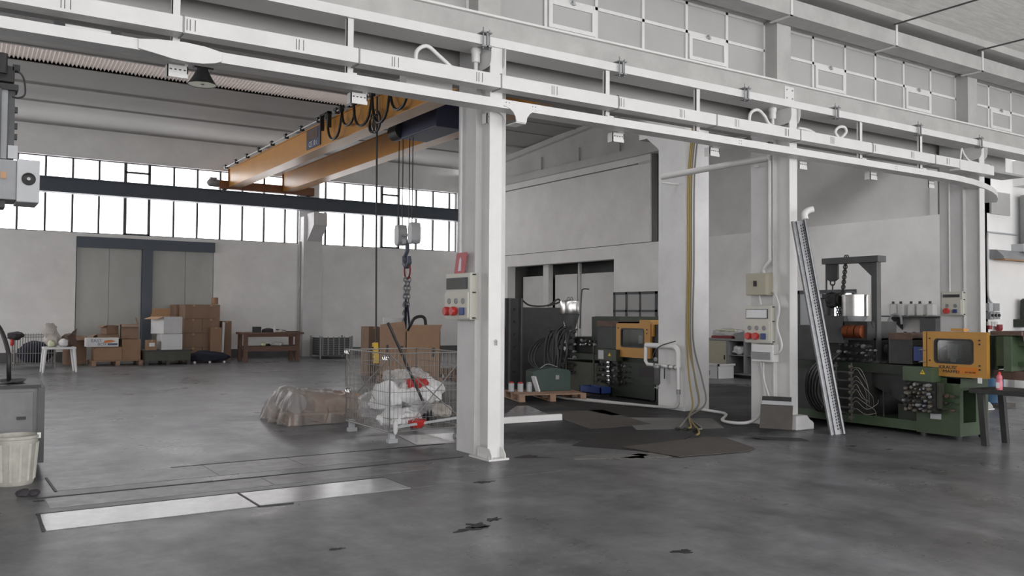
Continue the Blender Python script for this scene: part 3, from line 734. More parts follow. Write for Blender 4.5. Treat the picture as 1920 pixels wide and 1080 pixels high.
# capacity sign on the front girder
sg = B().box(8.07, 8.098, 21.42, 22.42, 5.94, 6.44).build('sign_board', 'navy', cr)
B().box(8.064, 8.07, 21.58, 22.36, 6.16, 6.40).build('sign_panel', 'rust', sg)
text('CE 10 t', .20, (8.066, 21.92, 6.04), FACE_NX, 'printw', cr, 'sign_lettering')
B().box(8.05, 8.1, 21.2, 21.3, 6.3, 6.45).build('sign_lamp', 'lgrey', cr)
# hoist trolley between the girders
ho = B().box(8.55, 9.98, 16.9, 18.0, 6.35, 6.5).box(9.15, 9.85, 17.1, 18.9, 5.78, 6.30).build('hoist_trolley', 'navy', cr, bevel=.02)
B().cyl((9.2, 18.9, 6.0), (9.2, 19.35, 6.0), .2, n=20).build('rope_drum', 'dark', ho)
for y in (19.3, 19.08, 18.72, 18.55):
    B().cyl((9.3, y, 3.55), (9.3, y, 6.0), .012, n=6).build('wire_rope', 'black', cr)
hk = B()
for y in (18.44, 19.16):
    hk = B().prism([(y-.13, 3.32), (y-.13, 3.62), (y-.09, 3.74), (y+.09, 3.74), (y+.13, 3.62), (y+.13, 3.32), (y+.08, 3.24), (y-.08, 3.24)], 'x', 9.18, 9.42)
    hk.build('sheave_cover', 'lgrey', cr, bevel=.03)
B().cyl((9.3, 18.5, 3.47), (9.3, 19.1, 3.47), .035).cyl((9.3, 18.5, 3.30), (9.3, 19.1, 3.30), .025).box(9.22, 9.38, 18.7, 18.92, 3.26, 3.36).build('axle', 'grey', cr)
h = B().tube(curve((9.3, 18.81, 3.3), (9.3, 18.80, 3.1), (9.3, 18.92, 2.95), (9.3, 18.90, 2.80), (9.3, 18.78, 2.74), (9.3, 18.68, 2.82), (9.3, 18.70, 2.95)), [.05]*12+[.07]*6+[.08]*8+[.06]*5+[.05]*6, 10)
h.build('hook', 'slate', cr)
sl = thing('chain_sling', 'chain sling with red master ring hanging from the crane hook', 'sling', (9.3, 18.8, 1.25))
tr_ = []
for i in range(21):
    t = 2*PI*i/20; tr_.append((9.3, 18.79+.15*math.sin(t), 2.62+.2*math.cos(t)))
B().tube(tr_, .022, 8, cap=False).build('master_ring', 'dred', sl)
B().chain((9.27, 18.82, 2.45), (9.27, 18.86, 1.35), .13, .02).chain((9.33, 18.75, 2.45), (9.33, 18.82, 1.75), .13, .02).build('chain', 'galv', sl)
B().bar((9.3, 18.84, 1.95), (9.26, 18.80, .95), .05, .05).bar((9.3, 18.76, 1.8), (9.32, 18.66, 1.2), .04, .03).build('strap', 'cloth2', sl)
# pendant control
pd = thing('crane_pendant', 'yellow crane pendant control on a long black cable', 'control', (7.98, 17.62, .5))
B().tube([(7.98, 17.7, 6.4), (7.98, 17.66, 3), (7.98, 17.62, .95)], .022, 8).build('cable', 'black', pd)
b = B().torus((7.96, 17.75, 5.85), .26, .018, 'x', 20, 6).torus((7.94, 17.62, 5.80), .20, .018, 'x', 20, 6).torus((7.93, 17.85, 5.78), .16, .018, 'x', 20, 6)
b.build('cable_coil', 'black', pd)
B().obox((7.98, 17.64, .72), (.10, .13, .46), rx=-.12).build('control_housing', 'yel2', pd, bevel=.015)
bb = B()
for k in range(4): bb.cyl((7.93, 17.62+k*.012, .60+.08*k), (7.915, 17.62+k*.012, .60+.08*k), .02, n=8)
bb.build('push_buttons', 'black', pd)
# hall lamp
lp = thing('high_bay_lamp', 'dark bell shaped high bay lamp hanging below the hall ceiling', 'lamp', (4.6, 19.3, 6.55))
B().lathe([(.10, .36), (.13, .30), (.20, .16), (.30, 0), (.29, 0), (.185, .16), (.11, .28)], (4.6, 19.3, 6.5), 28).build('shade', 'darkgrey', lp)
B().lathe([(.0, .2), (.15, .16), (.27, .02), (.285, .015)], (4.6, 19.3, 6.49), 28).build('reflector', 'lampin', lp)
B().box(4.42, 4.82, 19.22, 19.38, 6.84, 6.97).build('gear_box', 'black', lp)
B().lathe([(.0, -.12), (.04, -.1), (.05, 0), (.03, .1)], (4.6, 19.3, 6.6), 14).build('bulb', 'plas', lp)
B().cyl((4.6, 19.3, 6.97), (4.6, 19.3, 7.93), .015, n=8).build('suspension_rod', 'darkgrey', lp)

# ================================================================== LEFT HALL GOODS
def carton(label, c, size, rz=0., m='card', flaps=(), group='cartons by the sliding door', tape=True, name='cardboard_box', fm=None, fa=1.2):
    """c = centre of the bottom face; flaps = sides that stand open: 'l','r','f','b'"""
    r = thing(name, label, 'box', c, group); x, y, z = c; w, d, h = (q/2 for q in size); H = size[2]
    if flaps:
        b = B().box(x-w, x+w, y-d, y+d, z, z+.01)
        b.box(x-w, x-w+.008, y-d, y+d, z, z+H).box(x+w-.008, x+w, y-d, y+d, z, z+H).box(x-w, x+w, y-d, y-d+.008, z, z+H).box(x-w, x+w, y+d-.008, y+d, z, z+H)
        b.build('body', m, r)
        for s in flaps:
            dx, dy = {'l': (-1, 0), 'r': (1, 0), 'f': (0, -1), 'b': (0, 1)}[s]
            L = .42*min(size[0], size[1]); q = B()
            a = fa if s in 'lf' else -.3
            ca, sa = math.cos(a), math.sin(a)
            e = Vector((x+dx*w, y+dy*d, z+H)); u = Vector((dx*sa, dy*sa, ca if a < 0 else -ca+.3)); u.normalize()
            t = Vector((-dy, dx, 0))*(d if dx else w)
            q.bar(e, e+u*L, 2*(d if dx else w), .008) if False else None
            n_ = u.cross(t).normalized()*.004
            vs = [q.bm.verts.new(p+k) for k in (n_, -n_) for p in (e-t, e+t, e+t*.98+u*L, e-t*.98+u*L)]
            for f in ((0, 1, 2, 3), (7, 6, 5, 4), (0, 4, 5, 1), (1, 5, 6, 2), (2, 6, 7, 3), (3, 7, 4, 0)): q.bm.faces.new([vs[i] for i in f])
            q.build('flap', fm or m, r)
    else:
        B().box(x-w, x+w, y-d, y+d, z, z+H).build('body', m, r, bevel=.006)
        if tape: B().box(x-.03, x+.03, y-d-.002, y+d+.002, z+H-.06, z+H+.002).build('tape', 'cardin', r)
    r.rotation_euler = (0, 0, rz); return r
# stacked cartons on the right of the pile
for j in range(4):
    row = ('bottom', 'second', 'third', 'top')[j]
    for i in range(2):
        carton('brown carton in the tall stack, %s row, %s column' % (row, ('left', 'right')[i]), (6.78+.56*i+random.uniform(-.015, .015), 29.4, .46*j), (.55, .8, .455), random.uniform(-.02, .02), 'card2', group='tall carton stack')
    carton('brown carton at the back of the tall stack, %s row' % row, (6.72, 30.35, .46*j), (.6, .9, .455), 0, 'card2', group='tall carton stack')
carton('narrow upright brown carton leaning at the right of the tall stack', (7.9, 29.5, 0), (.30, .5, 1.3), 0, 'card2')
tag(B().obox((7.69, 28.94, .72), (.07, .05, 1.1), ry=.03).build('foam_strip', 'whitecard'), 'pale foam strip standing in front of the carton stack', 'foam')
carton('low brown carton on end in front of the tall stack', (7.42, 28.85, .05), (.36, .2, 1.05), 0, 'card')
tag(B().obox((7.53, 29.4, 1.96), (.12, .4, .23)).build('carton_flap', 'card'), 'torn cardboard piece lying on top of the tall stack', 'cardboard')
# pallet with white cartons
def pallet(label, c, w, d, rz=0, m='pal', h=.14, group='wooden pallets'):
    r = thing('wooden_pallet', label, 'pallet', c, group); x, y, z = c
    n = 5
    for k in range(n):
        yy_ = y-d/2+d*(k+.5)/n
        B().box(x-w/2, x+w/2, yy_-d/n*.40, yy_+d/n*.40, z+h-.022, z+h).build('deck_board', m, r)
    for i in (-1, 0, 1):
        for j in (-1, 0, 1):
            B().box(x+i*(w/2-.06)-.055, x+i*(w/2-.06)+.055, y+j*(d/2-.07)-.06, y+j*(d/2-.07)+.06, z+.022, z+h-.022).build('block', m, r)
        B().box(x+i*(w/2-.06)-.055, x+i*(w/2-.06)+.055, y-d/2, y+d/2, z, z+.022).build('bottom_board', m, r)
    r.rotation_euler = (0, 0, rz); return r
dp_ = thing('steel_stillage', 'low dark green steel stillage under the white cartons', 'crate', (5.75, 28.3, 0))
B().box(5.1, 6.4, 27.7, 28.9, .12, .42).build('body', 'olive', dp_)
B().box(5.06, 6.44, 27.66, 28.94, .40, .44).build('rim', 'dark', dp_)
for x in (5.15, 5.75, 6.35):
    for y in (27.76, 28.84): B().box(x-.05, x+.05, y-.05, y+.05, 0, .12).build('foot', 'dark', dp_)
carton('lower closed white carton on the green stillage', (5.88, 28.2, .44), (.62, .55, .48), .06, 'whitecard', tape=False)
carton('upper open white carton with an orange inner flap', (5.80, 28.25, .925), (.66, .62, .52), .45, 'whitecard', flaps=('l', 'b'), fm='cardin', fa=1.0)
sbx = carton('small brown carton with a white label beside the white cartons', (5.30, 27.98, .44), (.28, .28, .30), .05, 'card')
B().box(5.22, 5.38, 27.836, 27.84, .55, .66).build('paper_label', 'plas', sbx)
# open cartons on the left
pallet('wooden pallet under the open cartons left of the stillage', (4.4, 28.5, 0), 1.4, 1.0)
carton('wide brown carton on the pallet, below the white printed carton', (4.15, 28.45, .145), (.72, .8, .40), 0, 'card', tape=False)
carton('brown carton on the pallet next to the stillage', (4.78, 28.5, .145), (.52, .8, .62), 0, 'card', tape=False)
carton('open brown carton with raised flaps on top of the pallet goods', (4.80, 28.65, .77), (.48, .55, .44), -.1, 'card2', flaps=('l', 'f', 'r'), fa=.9)
carton('small open brown carton highest at the left end of the pile', (4.26, 28.68, .91), (.36, .34, .27), .35, 'card2', flaps=('l',), fa=.9)
carton('crumpled open brown carton at the left behind the printed carton', (3.36, 29.1, .0), (.5, .5, .85), .25, 'card2', flaps=('l', 'f'), fa=.7)
carton('dark open brown carton behind the printed carton', (4.16, 28.68, .547), (.6, .5, .36), .06, 'card2', flaps=('f', 'l', 'r'), fa=.8)
ez = thing('printed_carton', 'long white printed carton with orange and blue lettering on the pallet', 'box', (3.97, 28.15, .56), 'cartons by the sliding door')
B().box(3.53, 4.40, 27.95, 28.35, .56, .82).build('body', 'whitecard', ez, bevel=.01)
text('EASY', .13, (3.80, 27.947, .735), FACE_NY, 'printb', ez); text('BOX', .12, (3.96, 27.947, .63), FACE_NY, 'printb', ez)
B().prism([(3.98, .66), (4.02, .74), (4.2, .76), (4.32, .72), (4.2, .68), (4.05, .67)], 'y', 27.945, 27.949).build('print_mark', 'printo', ez)
B().box(4.1, 4.37, 27.946, 27.949, .60, .66).build('print_mark', 'printb', ez)
# black bag on a low dolly
bg = thing('black_sack', 'flat black sack lying on the floor before the carton stack', 'bag', (7.05, 28.3, 0))
B().blob((7.13, 28.35, .16), (.60, .3, .2), 4, .3, 3, 1.5, .06).build('sack', 'cloth2', bg)
for x in (6.6, 7.05, 7.5): B().cyl((x, 28.0, .03), (x, 28.06, .03), .035, n=10).build('caster', 'plas', bg)
# work bench
wb_ = thing('work_bench', 'dark brown wooden work bench with lower shelf against the back wall', 'bench', (9.1, 28.3, 0))
B().box(8.05, 10.05, 27.9, 28.75, .88, .95).build('bench_top', 'wood', wb_)
for x in (8.1, 9.8):
    for y in (27.95, 28.58): B().box(x, x+.12, y, y+.12, 0, .88).build('leg', 'wood', wb_)
B().box(8.1, 9.92, 27.96, 28.7, .44, .50).build('shelf', 'wood', wb_)
B().box(8.1, 9.92, 27.97, 28.0, .34, .46).build('rail', 'wood', wb_); B().box(8.1, 9.92, 27.97, 28.0, .80, .88).build('apron', 'wood', wb_)
tag(B().box(8.42, 8.66, 28.0, 28.2, .95, 1.13).build('tool_case', 'black', bevel=.01), 'small black case standing on the work bench', 'case')
tag(B().lathe([(.04, 0), (.045, .01), (.045, .12), (.015, .17), (.015, .22), (.006, .27), (.0, .28)], (9.12, 28.1, .95), 14).build('spray_bottle', 'plas'), 'white bottle standing on the work bench', 'bottle')
tag(B().blob((8.92, 28.15, 1.0), (.2, .14, .1), 9, .3, 2, 1.6, .95).build('rag', 'cloth'), 'dark grey rag heaped on the work bench', 'rag')
tag(B().obox((9.33, 28.2, 1.02), (.34, .2, .03), ry=.1).build('tool_tray', 'black'), 'flat black tool tray on the work bench right of the bottle', 'tray')
tag(B().blob((9.28, 28.0, .98), (.1, .05, .05), 3, .3, 2, 1.6, .95).build('rag', 'bagtan'), 'pale crumpled rag under the black tray', 'rag')
tag(B().obox((9.75, 28.15, .965), (.42, .2, .03)).build('board', 'rust'), 'thin reddish board on the right end of the work bench', 'board')
tag(B().blob((8.75, 28.1, .56), (.1, .08, .07), 5, .2, 2, 1.6, .5).build('glove', 'lampin'), 'yellow green glove on the bench lower shelf', 'glove')
tag(B().blob((8.9, 28.08, .54), (.09, .08, .05), 6, .25, 2, 1.6, .5).build('glove', 'black'), 'black glove on the bench lower shelf', 'glove')
tag(B().blob((9.25, 28.2, .56), (.22, .12, .08), 8, .3, 2, 1.6, .5).build('film_bundle', 'clearw'), 'clear plastic bundle on the bench lower shelf', 'plastic')
tag(B().obox((9.6, 28.1, .52), (.4, .05, .04)).build('steel_bar', 'dark'), 'dark steel bar on the bench lower shelf', 'bar')
# grey mesh container
gc = thing('mesh_container', 'grey steel mesh container standing by the back wall pilaster', 'crate', (11.6, 29.4, 0))
for k in range(9): B().box(11.05, 12.2, 29.0, 29.02, .1+.075*k, .13+.075*k).build('slat', 'cabg', gc)
for k in range(9): B().box(11.05, 11.07, 29.0, 29.9, .1+.075*k, .13+.075*k).build('slat', 'cabg', gc)
B().box(11.08, 12.18, 29.05, 29.88, .1, .70).build('liner', 'darkgrey', gc)
for x in (11.03, 12.2):
    for y in (28.98, 29.9): B().box(x-.025, x+.025, y-.025, y+.025, 0, .78).build('corner_post', 'grey', gc)
for k in range(6): B().box(11.1+.2*k, 11.14+.2*k, 28.985, 29.0, .1, .76).build('upright', 'grey', gc)
# wire basket with dark clothes
bk = thing('wire_basket', 'grey wire basket trolley holding dark cloths at the left wall end', 'basket', (2.2, 28.4, 0))
b = B()
for k in range(16): b.cyl((1.72+.066*k, 28.0, .12), (1.72+.066*k, 28.0, .86), .007, n=5).cyl((1.72+.066*k, 28.8, .12), (1.72+.066*k, 28.8, .95), .008, n=5)
b.build('wire_panel', 'wire', bk)
b = B()
for z in (.12, .4, .86): b.cyl((1.7, 28.0, z), (2.76, 28.0, z), .012, n=6).cyl((1.7, 28.8, z+.04), (2.76, 28.8, z+.04), .012, n=6).cyl((1.7, 28.0, z), (1.7, 28.8, z), .012, n=6).cyl((2.76, 28.0, z), (2.76, 28.8, z), .012, n=6)
b.build('rim', 'wire', bk)
for x in (1.72, 2.74):
    for y in (28.02, 28.78): B().cyl((x, y, 0), (x, y, .9), .018, n=8).build('leg', 'wire', bk)
tag(B().blob((2.28, 28.4, .42), (.46, .36, .32), 11, .18, 3, 1.4, .12).build('cloth_heap', 'cloth2'), 'navy cloth heap filling the wire basket', 'cloth')
tag(B().blob((1.75, 28.0, .90), (.2, .16, .12), 12, .3, 3, 1.6).build('jacket', 'cloth'), 'dark jacket hung over the corner of the wire basket', 'jacket')
tag(B().blob((1.66, 27.94, .72), (.05, .05, .12), 13, .2, 2).build('glove', 'red'), 'red glove dangling from the wire basket', 'glove')
# white plastic stool table with bags
st = thing('plastic_stool', 'white plastic stool table with two bags on it', 'stool', (2.55, 25.7, 0))
B().box(2.22, 2.98, 25.4, 26.0, .60, .66).build('top', 'plas', st, bevel=.02)
for x, sx in ((2.27, -1), (2.93, 1)):
    for y, sy in ((25.46, -1), (25.94, 1)):
        B().tube([(x, y, .61), (x+sx*.03, y+sy*.03, .3), (x+sx*.06, y+sy*.05, 0)], [.045, .036, .026], 10).build('leg', 'plas', st)
b = B().blob((2.45, 25.68, .86), (.2, .16, .22), 21, .25, 3, 1.5, .665).blob((2.38, 25.7, 1.08), (.17, .12, .2), 22, .35, 3, 1.7)
tag(b.build('plastic_bag', 'bagtan'), 'tall tan plastic bag standing on the white stool', 'bag')
tag(B().blob((2.40, 25.5, .75), (.09, .07, .10), 24, .15, 2, 1.5, .665).build('cream_cloth', 'lampin'), 'pale yellow cloth at the foot of the tan bag', 'cloth')
b = B().blob((2.82, 25.62, .82), (.17, .14, .18), 23, .32, 3, 1.7, .665).prism([(2.74, .82), (2.98, .84), (3.0, 1.14), (2.90, 1.05)], 'y', 25.58, 25.64)
tag(b.build('patterned_bag', 'rust'), 'brown striped bag standing on the white stool', 'bag')
tag(B().blob((2.68, 25.5, .77), (.12, .09, .12), 25, .3, 2, 1.7, .665).build('white_bag', 'bag'), 'small white crumpled bag between the bags on the stool', 'bag')

# octabin carton on a pallet under the hook
pallet('wooden pallet under the large open carton', (9.03, 18.1, 0), .95, 1.45, m='pal')
oc = thing('pallet_carton', 'large open brown pallet carton hanging at the crane sling', 'box', (9.03, 18.1, .14))
b = B().box(8.6, 9.46, 17.4, 18.8, .14, .16)
b.box(8.6, 8.615, 17.4, 18.8, .14, 1.25).box(9.445, 9.46, 17.4, 18.8, .14, 1.25).box(8.6, 9.46, 17.4, 17.415, .14, 1.2).box(8.6, 9.46, 18.785, 18.8, .14, 1.2)
b.build('body', 'card', oc)
B().prism([(17.42, 1.25), (18.05, 1.25), (18.1, 1.22), (18.75, 1.25), (18.72, 1.33), (17.5, 1.42)], 'x', 8.59, 8.604).build('flap', 'card', oc)
B().prism([(8.66, 1.2), (9.44, 1.2), (9.5, 1.34), (8.75, 1.34)], 'y', 17.39, 17.405).build('flap', 'card', oc)
for y0, z0 in ((18.35, .75), (17.6, .75)):
    B().box(8.593, 8.6, y0-.05, y0+.05, z0-.05, z0+.12).build('print_mark', 'ink', oc)
B().box(9.25, 9.32, 17.393, 17.4, .62, .82).build('print_mark', 'ink', oc)
tag(B().obox((9.25, 19.2, .74), (.75, .02, 1.48)).build('white_board', 'whitecard'), 'white foam sheet standing behind the large open carton', 'sheet')
tag(B().tube(curve((8.9, 17.9, 1.2), (9.0, 17.8, 1.48), (9.2, 17.7, 1.5), (9.25, 17.7, 1.2)), .035, 8).build('black_strap', 'black'), 'black strap arching out of the large open carton', 'strap')
carton('brown carton standing behind the large open carton at its left', (9.3, 20.9, 0), (.3, .5, 1.25), 0, 'card2', group='cartons near the crane hook')
pallet('wooden pallet lying behind the nearest column', (10.7, 18.6, 0), .9, 1.0, m='pal')
tag(B().box(10.35, 11.05, 18.15, 19.0, .142, .25).build('board_stack', 'card2'), 'low stack of brown boards on the pallet behind the column', 'boards')

# ------------------------------------------------------------------ wire cage trolley full of plastic waste
cg = thing('cage_trolley', 'wire mesh cage trolley full of white plastic waste beside the nearest column', 'cage', (5.15, 10.45, 0))
cx0, cx1, cy0, cy1, cz0, cz1 = 4.62, 5.68, 9.78, 11.15, .14, 1.10
def wirepanel(fixed, val, a0, a1, z0, z1, da, dz, nm='wire_panel', skew=0):
    b = B(); n = int(round((a1-a0)/da)); k = int(round((z1-z0)/dz))
    def P(a, z): return (val, a, z) if fixed == 'x' else (a, val, z)
    for i in range(n+1):
        a = a0+(a1-a0)*i/n; b.cyl(P(a, z0), P(a, z1), .0028, n=4)
    for j in range(k+1):
        z = z0+(z1-z0)*j/k; b.cyl(P(a0, z), P(a1, z), .0035, n=4)
    for z in (z0, z1): b.cyl(P(a0, z), P(a1, z), .009, n=6)
    for a in (a0, a1): b.cyl(P(a, z0), P(a, z1), .009, n=6)
    return b.build(nm, 'wire', cg)
wirepanel('x', cx0, cy0, cy1, cz0, cz1, .055, .16); wirepanel('x', cx1, cy0, cy1, cz0, cz1, .055, .16)
wirepanel('y', cy1, cx0, cx1, cz0, cz1, .055, .16); wirepanel('y', cy0, cx0, cx1, cz0, cz1, .055, .16)
b = B()
for i in range(20): b.cyl((cx0+(cx1-cx0)*i/19, cy0, cz0), (cx0+(cx1-cx0)*i/19, cy1, cz0), .004, n=4)
b.build('wire_floor', 'wire', cg)
B().cyl((cx0, cy0-.01, 1.08), (cx1, cy0-.01, .2), .008, n=6).cyl((cx1, cy0-.01, 1.08), (cx0+.3, cy0-.01, .25), .008, n=6).build('diagonal_brace', 'wire', cg)
B().cyl((cx0-.01, cy1, 1.0), (cx0-.01, cy0+.4, .5), .007, n=6).cyl((cx0-.01, cy0, 1.05), (cx0-.01, cy1-.4, .55), .007, n=6).build('diagonal_brace', 'wire', cg)
B().bar((cx0+.1, cy0-.02, .2), (cx1+.1, cy0-.02, .28), .02, .03).build('bumper_bar', 'lgrey', cg)
for x in (cx0+.06, cx1-.06):
    for y in (cy0+.06, cy1-.06):
        B().box(x-.035, x+.035, y-.03, y+.03, .0, .16).box(x-.06, x+.06, y-.05, y+.03, 0, .05).build('foot', 'lgrey', cg)
for y, z in ((cy1, 1.08), (cy1-.05, .56), (cy0+.15, 1.05)):
    q = B()
    for k in range(3): q.torus((cx0-.015, y-.05*k, z), .03, .006, 'x', 10, 5)
    q.build('hinge_ring', 'chrome', cg)
for i, (c, r, sd, m, lab) in enumerate((
    ((4.78, 10.0, .27), (.17, .22, .14), 31, 'bag', 'white plastic bag lowest in the front left of the cage'),
    ((4.98, 10.0, .27), (.19, .18, .13), 32, 'bag', 'white plastic bag at the front foot of the cage'),
    ((4.85, 10.35, .50), (.21, .24, .22), 33, 'bag', 'white plastic bag in the middle left of the cage'),
    ((5.22, 10.25, .52), (.27, .25, .2), 34, 'bag', 'white plastic bag in the centre of the cage'),
    ((5.46, 10.4, .56), (.2, .28, .17), 35, 'bag', 'white plastic bag in the right of the cage'),
    ((5.10, 10.6, .72), (.2, .2, .13), 36, 'clearw', 'clear plastic film bag topping the heap in the cage'),
    ((5.38, 10.55, .74), (.16, .2, .12), 37, 'clearw', 'grey clear film bag on the right of the heap'),
    ((4.86, 10.8, .35), (.2, .28, .2), 38, 'clearw', 'crumpled film bag at the back left of the cage'),
    ((5.42, 9.98, .34), (.16, .14, .10), 39, 'bagtan', 'brownish plastic bag near the column in the cage'),
    ((5.12, 9.92, .40), (.14, .1, .09), 40, 'clearw', 'torn film bag against the front wires'))):
    tag(B().blob(c, r, sd, .34, 3, 1.9, .148).build('plastic_bag', m, None, angle=25), lab, 'bag', 'plastic bags in the cage')
tag(B().blob((5.16, 10.12, .70), (.15, .10, .07), 41, .35, 3, 1.8).build('red_cloth', 'red'), 'red plastic scrap on top of the waste heap', 'scrap')
tag(B().lathe([(.0, .0), (.07, .0), (.12, .05), (.125, .10), (.0, .12)], (5.03, 9.86, .16), 20).build('red_bowl', 'red'), 'red upturned bowl at the front foot of the cage', 'bowl')
tag(B().blob((5.22, 10.0, .33), (.14, .1, .08), 42, .15, 2, 1.6).build('dark_tray', 'cloth2'), 'dark blue tray above the red bowl', 'tray')
br = thing('broom', 'long dark pole standing aslant in the wire cage', 'broom', (5.28, 9.9, .2))
B().cyl((4.68, 9.98, 1.48), (5.22, 9.86, .28), .018, n=10).build('handle', 'dark', br)
B().obox((5.24, 9.88, .24), (.08, .12, .12), ry=.4).build('head', 'black', br)
tag(B().blob((4.68, 9.73, .2), (.03, .03, .10), 43, .2, 2).build('white_strip', 'plas'), 'white plastic strip poking through the front wires', 'strip')
tag(B().lathe([(.03, 0), (.035, .02), (.035, .12), (.012, .16), (.012, .2)], (5.66, 9.55, .06), 12).build('bottle', 'lampin'), 'small yellow green bottle by the foot of the cage', 'bottle')
tag(B().box(5.56, 5.76, 9.48, 9.66, 0, .058).build('wood_block', 'dark'), 'dark block on the floor under the small bottle', 'block')
tag(B().prism([(4.85, 9.5), (5.7, 9.35), (5.8, 10.2), (5.0, 10.3)], 'z', .001, .006).build('wet_sheet', 'plate'), 'pale plastic sheet lying on the floor under the cage', 'sheet')

# ------------------------------------------------------------------ film-wrapped pallet
pallet('low wooden pallet under the plastic film left of the cage', (4.72, 12.55, 0), 1.15, .95, .0, m='pal')
carton('flat brown carton under the plastic film', (4.93, 12.6, .145), (.72, .7, .24), .05, 'card', tape=False, group='goods under the film')
tag(B().cyl((4.30, 12.2, .29), (4.38, 12.95, .29), .145, n=20).build('film_roll', 'grey'), 'thick roll lying under the plastic film', 'roll')
b = B(); n = 34; G = []
for i in range(n+1):
    row = []
    for j in range(n+1):
        u, v = i/n, j/n; x = 4.05+1.3*u; y = 11.9+1.25*v
        e = min(u, 1-u, v, 1-v)
        top = .435+.04*math.sin(u*5+1)+.05*noise.noise(Vector((u*6, v*6, 1)))
        k = min(1, e/.16)
        z = top*(k**.6)+.03*noise.noise(Vector((u*16, v*16, 2)))*(1 if k > .05 else 0)
        ring = (1-k)*.07
        x += ring*noise.noise(Vector((v*12, u*9, 5)))*2 ; y += ring*noise.noise(Vector((u*12, v*9, 8)))*2
        row.append(b.bm.verts.new((x, y, max(.012, z))))
    G.append(row)
for i in range(n):
    for j in range(n): b.bm.faces.new((G[i][j], G[i+1][j], G[i+1][j+1], G[i][j+1]))
tag(b.build('plastic_film', 'film', angle=25), 'crumpled clear plastic film draped over the low pallet', 'film')

# ------------------------------------------------------------------ left edge: cabinet, bucket, robot
cb = thing('steel_cabinet', 'grey steel cabinet with dark top at the left edge', 'cabinet', (.52, 10.3, 0))
B().box(.17, .87, 9.85, 10.8, .1, .84).build('body', 'cabg', cb)
B().box(.22, .80, 9.835, 9.85, .13, .80).build('door', 'cabg', cb, bevel=.004)
B().box(.84, .90, 9.8, 10.82, .1, .84).build('side_plate', 'darkgrey', cb)
B().box(.2, .84, 9.9, 10.75, 0, .1).build('plinth', 'black', cb)
B().box(.12, .86, 9.80, 10.82, .84, .87).build('top', 'dark', cb); B().box(.66, .74, 9.825, 9.836, .53, .56).build('handle', 'dark', cb)
cb.rotation_euler = (0, 0, -.05)
tag(B().blob((.62, 10.15, .89), (.12, .1, .03), 51, .3, 2, 1.5, .872).build('grey_rag', 'darkgrey'), 'dark flattened rag on the cabinet top', 'rag')
bu = thing('bucket', 'yellowed white plastic bucket in front of the steel cabinet', 'bucket', (.59, 9.3, 0))
B().lathe([(.0, 0), (.155, 0), (.165, .02), (.195, .42), (.205, .425), (.205, .45), (.185, .45), (.15, .03), (.0, .03)], (.59, 9.3, 0), 36).build('body', 'bucketm', bu)
for k in range(14):
    t = 2*PI*k/14
    B().bar((.59+.166*math.cos(t), 9.3+.166*math.sin(t), .04), (.59+.192*math.cos(t), 9.3+.192*math.sin(t), .38), .022, .012).build('rib', 'bucketm', bu)
B().obox((.785, 9.25, .44), (.03, .03, .05)).build('handle_lug', 'plas', bu)
tag(B().blob((.62, 8.62, .03), (.06, .05, .035), 52, .3, 2, 1.6, .003).blob((.70, 8.60, .025), (.05, .05, .03), 53, .3, 2, 1.6, .003).build('black_glove', 'cloth'), 'black glove lying on the floor before the bucket', 'glove')
rbm = thing('robot_unit', 'tall machine with grey fan box and dark mast at the left edge', 'machine', (.25, 11.4, 0))
B().box(.02, .3, 11.3, 11.6, 0, 4.5).build('post', 'darkgrey', rbm)
B().box(-.3, .66, 11.0, 11.5, 2.82, 3.26).build('drive_box', 'grey', rbm, bevel=.01)
hd = B().box(.66, .885, 10.98, 11.52, 2.80, 3.275).build('fan_housing', 'lgrey', rbm, bevel=.012)
B().lathe([(.065, 0), (.07, -.008), (.06, -.012), (.05, -.004), (.0, -.004)], (.775, 10.98, 3.06), 24, 'y').build('fan', 'black', hd)
B().cyl((.775, 10.975, 3.06), (.775, 10.962, 3.06), .018, n=12).build('fan_hub', 'lgrey', hd)
B().box(-.3, .56, 11.1, 11.4, 2.74, 2.82).build('gear_rack', 'dark', rbm)
B().box(.44, .50, 11.0, 11.1, 3.27, 4.05).box(.56, .63, 11.05, 11.15, 3.27, 4.05).build('mast', 'darkgrey', rbm)
B().box(.50, .56, 11.02, 11.1, 3.27, 4.05).build('mast_rail', 'grey', rbm)
B().box(.3, .66, 11.0, 11.25, 4.03, 4.10).box(.42, .62, 11.0, 11.2, 4.12, 4.30).build('carriage', 'dark', rbm, bevel=.01)
B().cyl((.50, 11.0, 4.2), (.50, 11.0, 4.42), .05).box(.6, .67, 11.0, 11.1, 4.25, 4.32).build('servo_motor', 'dark', rbm)
for z in (3.5, 3.62, 3.8): B().box(.63, .66, 11.05, 11.12, z, z+.06).build('sensor', 'dark', rbm)
B().box(.57, .665, 11.0, 11.05, 3.275, 3.42).build('junction_box', 'lgrey', rbm)
B().tube(curve((.63, 11.0, 4.27), (.70, 10.97, 4.18), (.72, 10.96, 4.0), (.66, 10.98, 3.95), (.6, 11.0, 3.96)), .010, 8).build('cable', 'black', rbm)
B().box(.505, .56, 10.985, 10.999, 3.05, 3.12).build('label_plate', 'cardin', rbm)
tag(B().tube(curve((.3, 10.9, 1.6), (.48, 10.3, 1.45), (.56, 10.0, 1.2), (.57, 9.98, 1.0), (.58, 10.1, .90)), .022, 8).build('black_hose', 'black'), 'black hose bending down onto the cabinet', 'hose')

